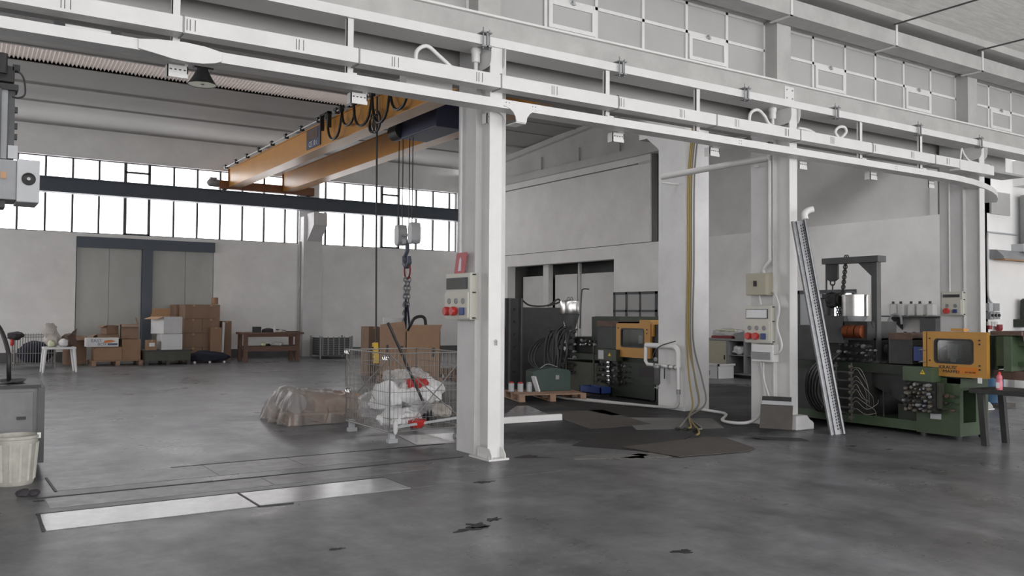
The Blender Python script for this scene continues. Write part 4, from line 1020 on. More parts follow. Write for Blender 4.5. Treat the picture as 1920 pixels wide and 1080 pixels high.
# ================================================================== INJECTION MOULDING MACHINES
def guard(parent, x, y0, y1, z0, z1, wy0, wy1, wz0, wz1, th=.05):
    """yellow sliding guard facing -X with a rounded window"""
    b = B()
    plate_hole(b, round_rect(y0, y1, z0, z1, .012), round_rect(wy0, wy1, wz0, wz1, .05), 'x', x, x+th)
    g_ = b.build('guard', 'yellow', parent)
    s = B(); plate_hole(s, round_rect(wy0-.012, wy1+.012, wz0-.012, wz1+.012, .05), round_rect(wy0+.012, wy1-.012, wz0+.012, wz1-.012, .04), 'x', x-.008, x+.02)
    s.build('window_seal', 'black', g_)
    B().prism(round_rect(wy0, wy1, wz0, wz1, .05), 'x', x+.015, x+.02).build('guard_window', 'smoke', g_)
    return g_
def bolts(parent, pts, r=.012, m='ink', d=.012, ax='x'):
    for p in pts:
        q = (p[0]-d, p[1], p[2]) if ax == 'x' else (p[0], p[1]-d, p[2])
        B().cyl(p, q, r, n=8).build('bolt', m, parent)
def fittings(parent, x, y0, y1, z0, z1, ny, nz, m='brass', seed=1, name='hydraulic_fitting', r=.026):
    rnd = random.Random(seed)
    for i in range(ny):
        for j in range(nz):
            y = y0+(y1-y0)*(i+.5)/ny+rnd.uniform(-.012, .012); z = z0+(z1-z0)*(j+.5)/nz+rnd.uniform(-.012, .012); L = rnd.uniform(.04, .11); rr = r*rnd.uniform(.6, 1.15)
            b = B().lathe([(rr*.6, 0), (rr*.6, -L*.4), (rr, -L*.42), (rr, -L*.8), (rr*.7, -L), (0, -L)], (x, y, z), 8, 'x')
            b.build(name, rnd.choice([m, m, 'galv', 'dark']), parent)

# ---------------------------------------------------------------- right machine
m2 = thing('injection_machine', 'green injection moulding machine with yellow guard at the right', 'machine', (11.5, 7.2, 0), 'injection moulding machines')
# base block with an open end
b = B().box(11.0, 11.08, 6.25, 6.85, .05, .80).box(11.08, 11.68, 6.25, 6.85, .05, .22).box(11.08, 11.68, 6.25, 6.85, .64, .80).box(11.38, 11.68, 6.25, 6.85, .22, .64)
b.build('base_block', 'green', m2)
B().box(11.12, 11.2, 6.5, 6.84, .22, .64).build('inner_plate', 'dark', m2)
B().box(11.02, 12.0, 6.85, 9.4, .06, .19).build('bed_rail', 'green', m2)
B().box(11.05, 11.94, 6.86, 7.15, .19, .4).box(11.95, 12.0, 6.86, 9.4, .19, .8).build('bed_wall', 'green2', m2)
B().box(11.02, 11.66, 6.1, 9.4, .801, .93).build('bed_top', 'green2', m2)
B().box(11.04, 11.9, 7.55, 9.3, .19, .82).build('oil_tank', 'dark', m2)
b = B().prism([(6.86, .80), (7.6, .80), (7.6, .62), (7.3, .50), (6.95, .33), (6.86, .33)], 'x', 11.1, 11.5); b.build('drip_pan', 'dark', m2)
for x in (11.05, 11.62):
    for y in (6.3, 6.78): B().cyl((x, y, 0), (x, y, .05), .045, n=12).build('levelling_foot', 'dark', m2)
B().cyl((11.02, 7.35, .2), (11.02, 7.35, .6), .012, n=8).build('tie_pin', 'dark', m2)
# yellow guard
gd2 = guard(m2, 10.95, 5.90, 6.67, .82, 1.39, 6.05, 6.55, 1.0, 1.30)
B().box(10.95, 11.02, 5.87, 5.90, .82, 1.39).build('end_panel', 'yellow', gd2)
B().box(10.95, 11.2, 6.66, 6.72, .84, 1.40).build('rear_edge', 'yellow', gd2)
B().box(10.95, 11.2, 5.9, 6.67, 1.39, 1.40).build('top_sheet', 'yellow', gd2)
bolts(gd2, [(10.95, 5.96, z) for z in (.93, .98, 1.25, 1.30)], .011)
bolts(gd2, [(10.95, 6.62, z) for z in (1.02, 1.31)], .009)
B().box(10.96, 11.08, 6.17, 6.34, 1.41, 1.445).build('guard_handle', 'yellow', gd2)
B().box(10.944, 10.95, 5.985, 6.26, .865, .955).build('orange_band', 'orband', gd2)
text('KRAUSS', .062, (10.946, 6.37, .94), FACE_NX, 'ink', m2, 'guard_lettering', sx=1.15)
text('MAFFEI', .052, (10.942, 6.33, .888), FACE_NX, 'ink', m2, 'guard_lettering', sx=1.4)
text('KM 90-340', .03, (10.941, 6.08, .888), FACE_NX, 'ink', m2, 'guard_lettering')
for z in (1.15, .99): B().tube(curve((10.93, 6.68, z), (10.89, 6.70, z+.01), (10.89, 6.74, z), (10.93, 6.76, z)), .008, 6).build('guard_catch', 'galv', gd2)
# inside the guard
B().box(11.15, 11.85, 6.0, 6.62, .93, 1.36).build('mould_space', 'green', m2)
B().box(11.05, 11.15, 6.30, 6.44, 1.05, 1.24).box(11.05, 11.12, 6.33, 6.40, .98, 1.05).build('mould_plate', 'galv', m2)
# clamp unit beyond the guard
B().box(11.15, 11.95, 5.84, 5.88, .94, 1.36).build('fixed_platen', 'green', m2)
B().box(11.1, 11.9, 5.72, 5.84, .98, 1.36).build('clamp_block', 'green', m2, bevel=.01)
B().box(11.05, 11.9, 5.62, 5.72, .92, 1.36).build('clamp_plate', 'green', m2, bevel=.008)
B().box(11.2, 11.8, 5.3, 5.62, 1.24, 1.36).box(11.2, 11.8, 5.3, 5.62, .98, 1.04).build('cylinder_yoke', 'green', m2)
B().lathe([(.10, 0), (.13, -.02), (.13, -.18), (.105, -.2), (.105, -1.0)], (11.5, 5.62, 1.14), 24, 'y').build('clamp_cylinder', 'green', m2)
B().box(11.05, 11.95, 5.5, 5.88, 1.37, 1.42).prism([(5.5, 1.30), (5.53, 1.41), (5.6, 1.42), (5.5, 1.42)], 'x', 11.1, 11.9).build('top_cover', 'rust', m2)
B().box(11.1, 11.9, 5.45, 5.86, .82, .93).build('clamp_support', 'rust', m2)
B().box(11.0, 11.02, 6.25, 6.42, .73, .82).build('dark_recess', 'ink', m2)
B().box(10.93, 10.945, 5.93, 5.98, .76, .83).build('white_bracket', 'plas', m2)
# electric box with warning triangle, valve block under it
jb = B().box(10.80, 11.0, 6.50, 6.92, .74, .935).build('terminal_box', 'green', m2, bevel=.006)
B().prism([(6.60, .84), (6.67, .84), (6.635, .90)], 'x', 10.794, 10.8).build('warning_triangle', 'warn', jb)
B().prism([(6.629, .857), (6.642, .857), (6.637, .885), (6.633, .885)], 'x', 10.791, 10.794).build('warning_mark', 'ink', jb)
B().box(10.86, 11.0, 6.50, 6.92, .33, .74).build('valve_block', 'dark', m2)
fittings(m2, 10.86, 6.53, 6.92, .34, .73, 6, 7, seed=4)
B().box(10.88, 10.93, 6.42, 6.49, .4, .74).build('valve_cover', 'olive', m2)
B().box(10.96, 11.0, 6.50, 6.63, .25, .32).build('rating_plate', 'lgrey', m2)
fittings(m2, 10.95, 6.26, 6.42, .35, .62, 2, 3, 'rust', 7, r=.03)
# injection side
B().box(11.0, 11.9, 6.90, 7.24, .95, 1.30).build('nozzle_cover', 'dark', m2)
B().box(10.98, 11.9, 6.90, 7.24, 1.28, 1.37).build('cover_edge', 'rust', m2)
B().box(10.99, 11.3, 6.73, 6.88, 1.0, 1.19).build('blue_cover', 'blue', m2)
B().tube([(11.0, 7.24, 1.36), (11.0, 7.24, .95)], .012, 6).build('cover_rail', 'dark', m2)
B().box(11.35, 11.95, 6.88, 7.5, .95, 1.28).build('carriage', 'dark', m2)
B().cyl((11.5, 7.0, 1.12), (11.5, 7.75, 1.12), .07).build('barrel', 'darkgrey', m2)
B().box(11.2, 11.8, 7.62, 8.1, .93, 1.28).build('injection_block', 'dark', m2)
B().box(11.05, 11.75, 7.62, 8.02, 1.25, 1.52).build('heater_frame', 'dark', m2)
for y in (7.72, 7.83, 7.93): B().cyl((11.04, y-.045, 1.375), (11.04, y+.045, 1.375), .095, n=16).build('heater_band', 'copper', m2)
hp = B().lathe([(.2, 0), (.2, .29), (.205, .29), (.205, .31), (.0, .325)], (11.3, 7.98, 1.60), 32).build('hopper', 'alu', m2)
B().lathe([(.09, -.14), (.19, 0)], (11.3, 8.0, 1.60), 28).build('hopper_cone', 'lgrey', hp)
B().tube(curve((11.2, 7.9, 1.92), (11.2, 7.95, 1.95), (11.2, 8.05, 1.95), (11.2, 8.1, 1.92)), .008, 6).build('hopper_handle', 'galv', hp)
B().tube(curve((11.2, 7.62, 1.58), (11.1, 7.58, 1.5), (11.1, 7.55, 1.43)), .012, 6).build('hopper_lever', 'dark', m2)
B().box(11.1, 11.9, 8.1, 9.3, .93, 1.45).build('drive_housing', 'dark', m2)
B().box(11.05, 11.15, 8.0, 8.35, 1.2, 1.6).build('motor_plate', 'darkgrey', m2)
B().lathe([(.16, 0), (.16, .4), (.12, .42), (0, .42)], (11.3, 8.55, 1.45), 20).build('screw_motor', 'dark', m2)
# cooling manifolds with hoses
for y, ph in ((7.71, 0), (7.96, .05)):
    mf = B().cyl((10.80, y, .12), (10.80, y, .93), .02, n=10).build('cooling_manifold', 'dark', m2)
    for k in range(9):
        z = .16+.09*k
        B().lathe([(.0, -.035), (.022, -.03), (.027, 0), (.022, .03), (0, .035)], (10.79, y, z), 10, 'x').build('manifold_valve', 'brass', mf)
for z in (.17, .3, .43, .56, .68, .8): B().bar((10.81, 7.68, z), (10.81, 8.0, z), .02, .022).build('manifold_bracket', 'darkgrey', m2)
B().cyl((10.85, 7.91, 0), (10.85, 7.91, .15), .04, n=12).build('drain_pipe', 'darkgrey', m2)
B().cyl((10.80, 7.835, .12), (10.80, 8.0, .12), .02, n=10).build('manifold_foot', 'darkgrey', m2)
rnd = random.Random(5)
for k in range(9):
    z0 = .25+.075*k; y1 = 7.58-.035*rnd.randint(0, 6); z1 = rnd.uniform(.18, .45)
    B().tube(curve((10.79, 7.70, z0), (10.76, 7.60, z0+rnd.uniform(.02, .1)), (10.78, (7.6+y1)/2-.05, z0-.02), (10.86, y1-.06, (z0+z1)/2), (10.95, y1-.02, z1)), .004, 6).build('thin_hose', 'ghose', m2)
for k in range(5):
    z0 = .35+.1*k
    B().tube(curve((10.79, 7.97, z0), (10.76, 8.1, z0+.08), (10.8, 8.2, z0-.1), (11.0, 8.25, .3)), .007, 6).build('thin_hose', 'ghose', m2)
for k in range(5):
    B().tube(curve((11.0, 8.05+.04*k, 1.05), (10.75-.02*k, 8.15+.04*k, .8), (10.72, 8.2+.05*k, .45), (10.85, 8.1+.06*k, .22), (11.02, 7.95+.06*k, .2)), .022, 8).build('black_hose', 'black', m2)
fittings(m2, 11.05, 7.5, 8.1, .93, 1.22, 6, 3, 'dark', 9, 'fitting', .03)
fittings(m2, 11.03, 7.42, 7.62, 1.0, 1.15, 3, 2, 'galv', 10, 'fitting', .02)
# controls far side
ct = thing('control_cabinet', 'dark control cabinet behind the right moulding machine', 'cabinet', (13.6, 9.0, 0))
B().box(13.3, 13.9, 8.0, 9.6, 0, 1.30).build('body', 'dark', ct); B().box(13.28, 13.3, 8.05, 8.6, .7, 1.25).build('panel', 'darkgrey', ct)
B().box(13.27, 13.28, 8.25, 8.5, 1.18, 1.21).build('name_strip', 'lgrey', ct)
# gantry with chain block
gy = thing('hoist_gantry', 'dark steel gallows frame standing over the right moulding machine', 'gantry', (11.3, 7.6, 0))
B().box(11.2, 11.4, 7.55, 8.5, 2.38, 2.47).build('beam', 'darkgrey', gy)
B().box(11.25, 11.35, 7.60, 7.69, .96, 2.38).build('post', 'darkgrey', gy)
B().prism([(7.69, 2.38), (7.92, 2.38), (7.69, 2.17)], 'x', 11.27, 11.33).build('gusset', 'darkgrey', gy)
B().box(11.15, 11.45, 7.5, 7.8, .93, .96).build('foot_plate', 'darkgrey', gy)
B().prism([(8.28, 2.38), (8.48, 2.38), (8.48, 2.16), (8.42, 2.12), (8.34, 2.12), (8.28, 2.16)], 'x', 11.28, 11.32).build('trolley_plate', 'dark', gy)
B().cyl((11.3, 8.49, 1.4), (11.3, 8.49, 2.4), .014, n=8).build('hanger_rod', 'dark', gy)
hb = thing('chain_hoist', 'black chain hoist hanging from the gallows frame', 'hoist', (11.3, 8.38, 1.7))
B().torus((11.3, 8.38, 2.10), .04, .012, 'x', 14, 6).cyl((11.3, 8.38, 1.95), (11.3, 8.38, 2.08), .012).build('top_hook', 'dark', hb)
B().lathe([(.0, -.09), (.10, -.08), (.125, 0), (.10, .08), (0, .09)], (11.3, 8.38, 1.84), 22, 'y').box(11.2, 11.4, 8.26, 8.50, 1.74, 1.93).build('hoist_body', 'black', hb, bevel=.012)
B().lathe([(.0, -.02), (.11, -.02), (.11, .02), (0, .02)], (11.3, 8.23, 1.84), 20, 'y').build('hand_wheel', 'dark', hb)
B().chain((11.3, 8.15, 2.5), (11.3, 8.22, 1.9), .05, .009).chain((11.3, 8.12, 2.5), (11.3, 8.20, 1.9), .05, .009).chain((11.3, 8.3, 1.75), (11.3, 8.3, 1.36), .05, .009).chain((11.3, 8.46, 1.75), (11.3, 8.46, 1.4), .05, .009).chain((11.3, 8.2, 1.85), (11.3, 8.28, 1.45), .05, .009).build('chain', 'dark', hb)
B().torus((11.3, 8.44, 1.36), .05, .014, 'x', 12, 6, -2.2, 1.4).build('load_hook', 'dark', hb)

# ---------------------------------------------------------------- left machine
m1 = thing('injection_machine', 'dark green injection moulding machine standing in the shade behind the crane pillar', 'machine', (11.5, 13.4, 0), 'injection moulding machines')
B().box(10.95, 12.2, 11.9, 13.25, .03, .70).build('base_block', 'green2', m1)
B().box(10.99, 12.2, 13.25, 15.2, .03, .62).build('oil_tank', 'olive', m1)
B().box(10.95, 12.1, 11.83, 11.93, 0, 1.42).build('end_frame', 'black', m1)
B().box(10.945, 10.95, 11.93, 12.35, .44, .62).build('dark_recess', 'ink', m1)
B().box(10.945, 10.95, 11.95, 12.35, .27, .285).build('door_gap', 'ink', m1)
B().box(11.0, 12.1, 11.95, 15.2, .68, .80).build('bed_top', 'green2', m1)
g1 = guard(m1, 10.88, 11.98, 12.95, .79, 1.42, 12.16, 12.80, .99, 1.33)
B().box(10.9, 11.9, 11.98, 12.95, 1.41, 1.43).build('top_sheet', 'yellow', g1)
B().box(10.9, 11.3, 12.0, 12.3, 1.43, 1.50).build('guard_handle', 'yellow', g1)
B().box(10.9, 11.0, 11.93, 12.0, 1.2, 1.46).build('guard_roller', 'yellow', g1)
bolts(g1, [(10.88, 12.07, z) for z in (.95, 1.0, 1.25, 1.32)]+[(10.88, 12.88, z) for z in (.9, 1.34)], .012)
B().box(11.1, 11.2, 12.45, 12.55, 1.05, 1.2).build('mould_plate', 'plas', m1)
B().box(11.2, 12.0, 12.0, 12.9, .8, 1.38).build('mould_space', 'darkgrey', m1)
B().box(10.95, 12.0, 12.97, 13.6, .93, 1.46).build('nozzle_cover', 'dark', m1)
B().box(10.93, 12.0, 12.97, 13.6, 1.36, 1.47).build('cover_edge', 'rust', m1)
B().box(11.0, 12.1, 12.97, 13.75, 1.47, 1.56).box(11.2, 12.0, 13.6, 14.1, .8, 1.55).build('injection_carriage', 'green2', m1)
tb = B().box(10.78, 10.95, 12.83, 13.40, .70, .925).build('terminal_box', 'olive', m1, bevel=.006)
B().box(10.775, 10.78, 13.2, 13.36, .73, .9).build('box_plate', 'lgrey', tb)
B().prism([(12.98, .80), (13.06, .80), (13.02, .86)], 'x', 10.774, 10.78).build('warning_triangle', 'warn', tb)
B().box(10.88, 10.95, 12.9, 13.45, .25, .7).build('valve_block', 'dark', m1)
for k in range(5):
    B().lathe([(.0, -.06), (.04, -.05), (.045, -.02), (.03, 0), (.045, .02), (.04, .05), (0, .06)], (10.84, 13.12, .30+.085*k), 12, 'z').build('chrome_valve', 'chrome', m1)
fittings(m1, 10.90, 12.6, 13.5, .25, .68, 8, 4, 'dark', 12, r=.03)
B().lathe([(.08, 0), (.09, .1), (.10, .5), (.13, .62), (.19, .82), (.2, .82)], (11.2, 14.82, .78), 28).build('hopper_cone', 'darkgrey', m1)
hp = B().lathe([(.2, 0), (.21, .02), (.21, .26), (.2, .28), (.0, .32)], (11.2, 14.85, 1.60), 32).build('hopper', 'alu', m1)
B().tube(curve((11.2, 14.97, 1.90), (11.2, 14.91, 1.96), (11.2, 14.85, 1.93), (11.2, 14.79, 1.96), (11.2, 14.73, 1.90)), .01, 6).build('hopper_handle', 'galv', hp)
B().tube(curve((11.2, 14.5, 1.3), (11.2, 14.45, 2.0), (11.2, 14.4, 2.12), (11.2, 14.2, 2.12)), .014, 6).build('feed_arm', 'dark', m1)
B().box(11.3, 12.0, 13.7, 15.0, .8, 1.12).build('drive_block', 'dark', m1)
B().lathe([(.2, 0), (.2, .16), (.17, .18), (.0, .18)], (11.5, 13.95, 1.22), 20).build('gear_motor', 'darkgrey', m1)
rnd = random.Random(3)
for k in range(9):
    y_ = 14.45+.085*k
    B().tube(curve((11.05, y_+rnd.uniform(-.1, .1), rnd.uniform(1.15, 1.4)), (10.88, y_+rnd.uniform(-.05, .05), 1.2), (10.84, y_+rnd.uniform(-.12, .12), .8), (10.86, y_+rnd.uniform(-.12, .12), rnd.uniform(.35, .5)), (11.02, y_-.1, .45)), rnd.choice((.016, .022, .03)), 8).build('black_hose', 'black', m1)
for k in range(3):
    B().tube(curve((11.1, 14.9, 1.2), (10.8, 15.3+.1*k, 1.0), (10.7, 15.45+.1*k, .6), (10.8, 15.1, .3), (11.0, 14.8, .25)), .018, 8).build('looped_hose', 'black', m1)
fittings(m1, 11.0, 13.65, 14.2, .95, 1.1, 6, 2, 'chrome', 14, 'fitting', .03)
fittings(m1, 11.0, 14.3, 15.0, .5, 1.3, 5, 6, 'dark', 15, 'fitting', .035)
B().cyl((10.93, 13.7, .2), (10.93, 13.7, 1.0), .02, n=8).build('conduit', 'olive', m1)
for y in (12.1, 13.2, 14.9): B().cyl((11.05, y, 0), (11.05, y, .035), .05, n=12).build('levelling_foot', 'dark', m1)
bl = thing('blue_crate', 'flat blue plastic crate lying against the dark green machine', 'crate', (10.75, 13.4, 0))
b = B().box(10.62, 10.9, 13.1, 13.75, .06, .075).box(10.62, 10.64, 13.1, 13.75, .06, .19).box(10.88, 10.9, 13.1, 13.75, .06, .19).box(10.62, 10.9, 13.1, 13.12, .06, .19).box(10.62, 10.9, 13.73, 13.75, .06, .19)
b.build('body', 'blue', bl); B().box(10.64, 10.88, 13.15, 13.7, 0, .06).build('foot', 'black', bl)
# dark press behind
ps = thing('old_press', 'old dark press with a grey drilled upright left of the dark green machine', 'machine', (11.6, 16.9, 0))
B().box(10.55, 11.0, 16.35, 16.75, 0, 1.95).build('upright', 'press', ps)
B().box(10.60, 10.64, 16.30, 16.35, 0, 1.95).box(10.92, 10.96, 16.30, 16.35, 0, 1.95).build('upright_rib', 'darkgrey', ps)
bolts(ps, [(10.78, 16.35, .3+.28*k) for k in range(6)], .03, 'ink', .02, 'y')
B().box(11.0, 12.3, 16.55, 18.0, 0, 1.75).build('body', 'dark', ps)
B().box(11.05, 12.1, 16.53, 16.55, 1.3, 1.7).build('upper_panel', 'press', ps)
B().box(10.2, 10.55, 16.5, 16.9, .9, 1.35).build('side_box', 'dred', ps)
tag(B().tube(curve((11.1, 16.9, 1.76), (11.2, 16.8, 1.95), (11.5, 16.8, 1.80), (12.0, 16.8, 1.80), (12.3, 16.8, 1.95), (12.35, 16.8, 1.88), (12.0, 16.8, 1.79)), .02, 8).build('hook_tool', 'dark'), 'dark lifting hook lying on top of the old press', 'hook')
# tool chest on a pallet, white cans, long white profile
pallet('reddish wooden pallet under the green tool chest', (9.55, 13.45, 0), 1.3, 1.05, -.30)
tc = thing('tool_chest', 'dark green metal tool chest on a pallet', 'chest', (9.78, 13.65, .142))
B().box(9.4, 10.16, 13.42, 13.88, .142, .50).build('body', 'teal', tc, bevel=.008)
B().prism([(9.40, .50), (10.16, .50), (10.1, .54), (9.8, .58), (9.46, .53)], 'y', 13.42, 13.88).build('lid', 'teal', tc)
B().tube(curve((9.6, 13.6, .56), (9.75, 13.6, .64), (9.95, 13.6, .58)), .008, 6).build('handle', 'wire', tc)
B().box(9.85, 9.92, 13.41, 13.42, .36, .44).build('latch', 'galv', tc)
tc.rotation_euler = (0, 0, -.30)
for i, (x, y) in enumerate(((9.12, 13.62), (9.27, 13.55), (9.0, 13.75))):
    t = thing('paint_can', 'white can beside the tool chest, %s of three' % ('middle', 'nearest the chest', 'farthest')[i], 'can', (x, y, .142), 'white cans on the pallet')
    B().lathe([(.055, 0), (.055, .15), (.0, .155)], (x, y, .142), 20).build('can', 'lgrey', t); B().lathe([(.045, .155), (.045, .175), (0, .18)], (x, y, .142), 16).build('lid', 'red' if i != 1 else 'lgrey', t)
tag(B().obox((9.33, 13.42, .29), (.03, .12, .3), ry=-.35).build('foam_board', 'whitecard'), 'pale board leaning on the tool chest', 'board')
tag(B().prism([(6.83, 10.72), (7.83, 10.65), (8.5, 12.45), (8.3, 12.5), (7.0, 11.1)], 'z', .001, .02).build('plastic_sheet', 'plate'), 'pale flat sheet lying behind the nearest column', 'sheet')
tag(B().bar((6.2, 10.75, .05), (7.85, 10.62, .05), .07, .09).build('white_profile', 'white'), 'long white rectangular profile lying on the floor', 'profile')

# ================================================================== THINGS AROUND THE PILLARS
pp = thing('air_pipe_set', 'white insulated air pipes with filter on the crane pillar', 'pipework', (10.3, 11.0, 0))
B().tube([(10.28, 11.42, 1.07), (10.28, 10.75, 1.07)]+arc((10.28, 10.75, .95), .12, PI/2, PI, 5, 'x')+[(10.28, 10.63, .72)], .045, 12).build('insulated_pipe', 'white', pp)
B().tube([(10.28, 10.63, .74), (10.28, 10.63, .36)], .03, 12).build('riser_pipe', 'white', pp)
B().cyl((10.28, 10.63, .28), (10.28, 10.63, .36), .036, n=12).build('coupling', 'galv', pp)
B().tube([(10.28, 10.63, .28), (10.28, 10.63, .12)]+curve((10.28, 10.63, .12), (10.26, 10.68, .06), (10.2, 10.9, .045), (10.1, 11.4, .04), (9.98, 12.2, .04), (9.9, 12.6, .04)), .024, 10).build('floor_pipe', 'whited', pp)
B().tube([(10.27, 11.42, 1.07), (10.27, 11.43, .80), (10.27, 11.38, .74), (10.27, 10.66, .72)], .03, 10).build('branch_pipe', 'white', pp)
B().tube([(10.2, 11.06, .745), (10.2, 11.06, .70)], .06, 14).build('filter_head', 'galv', pp)
B().lathe([(.055, 0), (.055, -.27), (.03, -.3), (.0, -.3)], (10.2, 11.06, .70), 18).build('filter_bowl', 'darkgrey', pp)
B().cyl((10.2, 11.06, .34), (10.2, 11.06, .41), .012).cyl((10.2, 11.02, .36), (10.2, 11.12, .36), .012).build('drain_cock', 'grey', pp)
B().lathe([(.0, -.012), (.035, -.012), (.035, .012), (0, .012)], (10.2, 11.1, .84), 16, 'x').build('gauge', 'grey', pp)
for y in (10.72, 10.85, 11.2): B().cyl((10.27, y, .72), (10.27, y-.03, .72), .04, n=10).build('pipe_joint', 'galv', pp)
B().tube(curve((10.2, 11.12, .72), (10.16, 11.12, .9), (10.2, 11.0, 1.06), (10.28, 10.7, 1.16)), .009, 6).build('air_hose', 'black', pp)
B().cyl((10.2, 10.88, .70), (10.2, 10.88, .52), .01).build('valve_lever', 'black', pp)
B().tube([(10.15, 11.3, .03), (9.75, 13.0, .03), (9.9, 14.0, .03)], .022, 8).build('ground_pipe', 'whited', pp)
# hoses on the crane pillar
for i, (m, lab) in enumerate((('yhose', 'yellow air hose hanging on the crane pillar, leftmost'), ('ghose', 'grey air hose hanging next to the yellow one'), ('yhose', 'second yellow air hose ending low at the floor'), ('ghose', 'grey hose with a black end lying on the floor'))):
    x = 10.32+.025*i; y = 10.50
    ends = [((8.9, 8.95, .02), (8.72, 8.85, .02)), ((8.95, 8.8, .02), (8.75, 8.7, .02)), ((8.6, 8.5, .03), (8.28, 8.25, .02)), ((8.8, 9.05, .03), (8.65, 8.95, .02))][i]
    xs = (10.38, 10.46, 10.42, 10.52)[i]
    p = curve((xs+.05, 10.45, 4.75), (xs, 10.5, 3.9), (xs+.01, 10.52, 2.4), (xs-.03, 10.50, 1.2), (xs-.08+.05*i, 10.4, .55), (xs-.2+.05*i, 10.2, .16), (9.7, 9.8, .03), ends[0], ends[1])
    h = thing('air_hose', lab, 'hose', (xs, 10.5, 0), 'hoses on the crane pillar')
    B().tube(p, .0135, 8).build('hose', m, h)
    e0, e1 = Vector(ends[0]), Vector(ends[1]); d_ = (e1-e0).normalized()
    B().cyl(e1, e1+d_*.09, .024, n=10).build('nozzle', 'dark', h)
# white cable on the floor between pillar and middle column
pipe(curve((10.6, 10.45, .03), (10.5, 9.8, .025), (9.8, 9.2, .025), (9.7, 8.75, .04), (9.85, 8.62, .1), (10.02, 8.6, .3), (10.04, 8.62, .6), (10.03, 8.66, .92)), .024, 'grey white cable running over the floor to the middle pillar')
# electrics on the middle pillar (facing left, -X)
sw = thing('switch_box', 'beige switch box with black handle on the middle pillar', 'switch box', (10.0, 8.62, 1.88))
B().box(9.90, 10.075, 8.45, 8.83, 1.89, 2.21).build('body', 'beige', sw, bevel=.006); B().box(9.885, 9.90, 8.46, 8.82, 1.90, 2.20).build('cover', 'beige', sw)
B().box(9.86, 9.885, 8.62, 8.66, 2.02, 2.10).build('handle', 'ink', sw)
def socket_panel(x, y0, y1, z0, z1, label, reds, blues, mm='cream', dispz=.42):
    r = thing('distribution_board', label, 'socket panel', (x+.06, (y0+y1)/2, z0), 'socket panels on the columns')
    H = z1-z0
    B().box(x, x+.11, y0, y1, z0, z1).build('enclosure', mm, r, bevel=.008)
    zt = z0+H*(1-dispz)
    wn = B().box(x-.012, x, y0+.05, y1-.03, zt+.04, z1-.05).build('breaker_window', 'darkgrey', r)
    B().box(x-.016, x-.012, y0+.06, y1-.04, zt+.05, z1-.06).build('window_flap', 'smoke', wn)
    B().box(x-.02, x, y0+.02, y1-.01, z0+.02, zt).build('socket_plate', mm, r)
    n = len(reds)+len(blues); w = (y1-y0-.08)/n
    for i in range(n):
        y = y1-.04-w*(i+.5); red = i < len(reds)
        B().torus((x-.025, y, z0+H*.40), .028, .008, 'x', 14, 6).box(x-.028, x-.02, y-.03, y+.03, z0+H*.36, z0+H*.44).build('socket_lock', 'grey', r)
        if red: B().lathe([(.0, -.07), (.045, -.07), (.052, -.05), (.052, -.02), (.045, 0)], (x-.02, y, z0+H*.18), 18, 'x').build('red_socket', 'red', r)
        else: B().box(x-.06, x-.02, y-.035, y+.035, z0+H*.10, z0+H*.26).build('blue_socket', 'blue', r, bevel=.01)
    for z in (z0+.02, zt, z1-.02): B().cyl((x+.03, y0-.006, z), (x+.07, y0-.006, z), .008, n=6).build('screw', 'ink', r)
    return r
socket_panel(9.93, 8.40, 8.88, 1.20, 1.74, 'cream socket panel with red sockets on the middle pillar', (1, 1), (1,))
lb = thing('transformer_box', 'white box with grey front below the middle socket panel', 'box', (10.0, 8.58, .92))
B().box(9.94, 10.075, 8.38, 8.76, .93, 1.18).build('body', 'plas', lb, bevel=.006); B().box(9.93, 9.94, 8.42, 8.77, .96, 1.07).build('front_plate', 'grey', lb)
pipe(curve((10.02, 8.47, 1.95), (9.98, 8.36, 1.90), (9.98, 8.29, 1.7), (9.98, 8.33, 1.45), (9.97, 8.24, 1.2), (9.97, 8.28, 1.08), (9.98, 8.40, 1.05)), .016, 'white cable looping right of the middle socket panel')
pipe([(10.0, 8.64, 1.76), (9.99, 8.66, 1.89)], .016, 'short white cable between switch box and middle socket panel')
pipe(curve((10.01, 8.6, .92), (10.01, 8.6, .7), (10.0, 8.52, .5), (9.99, 8.47, .4)), .014, 'white cable below the white box on the middle pillar')
# nearest pillar panel and fire sign
socket_panel(4.95, 8.42, 8.98, 1.53, 2.06, 'cream socket panel on the nearest pillar', (1, 1), (1,), 'cream')
fs = thing('fire_sign', 'red fire extinguisher sign projecting from the nearest pillar', 'sign', (5.0, 8.72, 2.1))
B().prism([(8.62, 2.05), (8.86, 2.05), (8.80, 2.30), (8.56, 2.30)], 'x', 4.99, 4.995).build('sign_plate', 'redsign', fs)
B().prism([(8.70, 2.09), (8.76, 2.09), (8.73, 2.22), (8.71, 2.25), (8.69, 2.22)], 'x', 4.986, 4.99).build('extinguisher_symbol', 'printw', fs)
B().box(4.995, 5.06, 8.7, 8.72, 2.1, 2.2).build('bracket', 'lgrey', fs)
# shackle on the nearest column
tag(B().torus((5.12, 8.135, 1.30), .012, .004, 'y', 10, 5).bar((5.108, 8.135, 1.30), (5.108, 8.135, 1.25), .006, .006).bar((5.132, 8.135, 1.30), (5.132, 8.135, 1.25), .006, .006).build('shackle', 'galv'), 'small steel shackle on the front flange of the nearest column', 'shackle')
# sheet of steel (scoop) leaning on the middle column
sp_ = thing('steel_scoop', 'dark steel scoop plate leaning on the middle column', 'scoop', (9.85, 8.15, 0))
B().obox((9.80, 8.20, .18), (.012, .44, .34), ry=.28, rz=.52).build('plate', 'sheet', sp_)
B().obox((9.84, 8.225, .40), (.012, .40, .12), ry=.28, rz=.52).build('upper_plate', 'dark', sp_); B().obox((9.833, 8.22, .37), (.016, .40, .055), ry=.28, rz=.52).build('light_strip', 'lgrey', sp_)
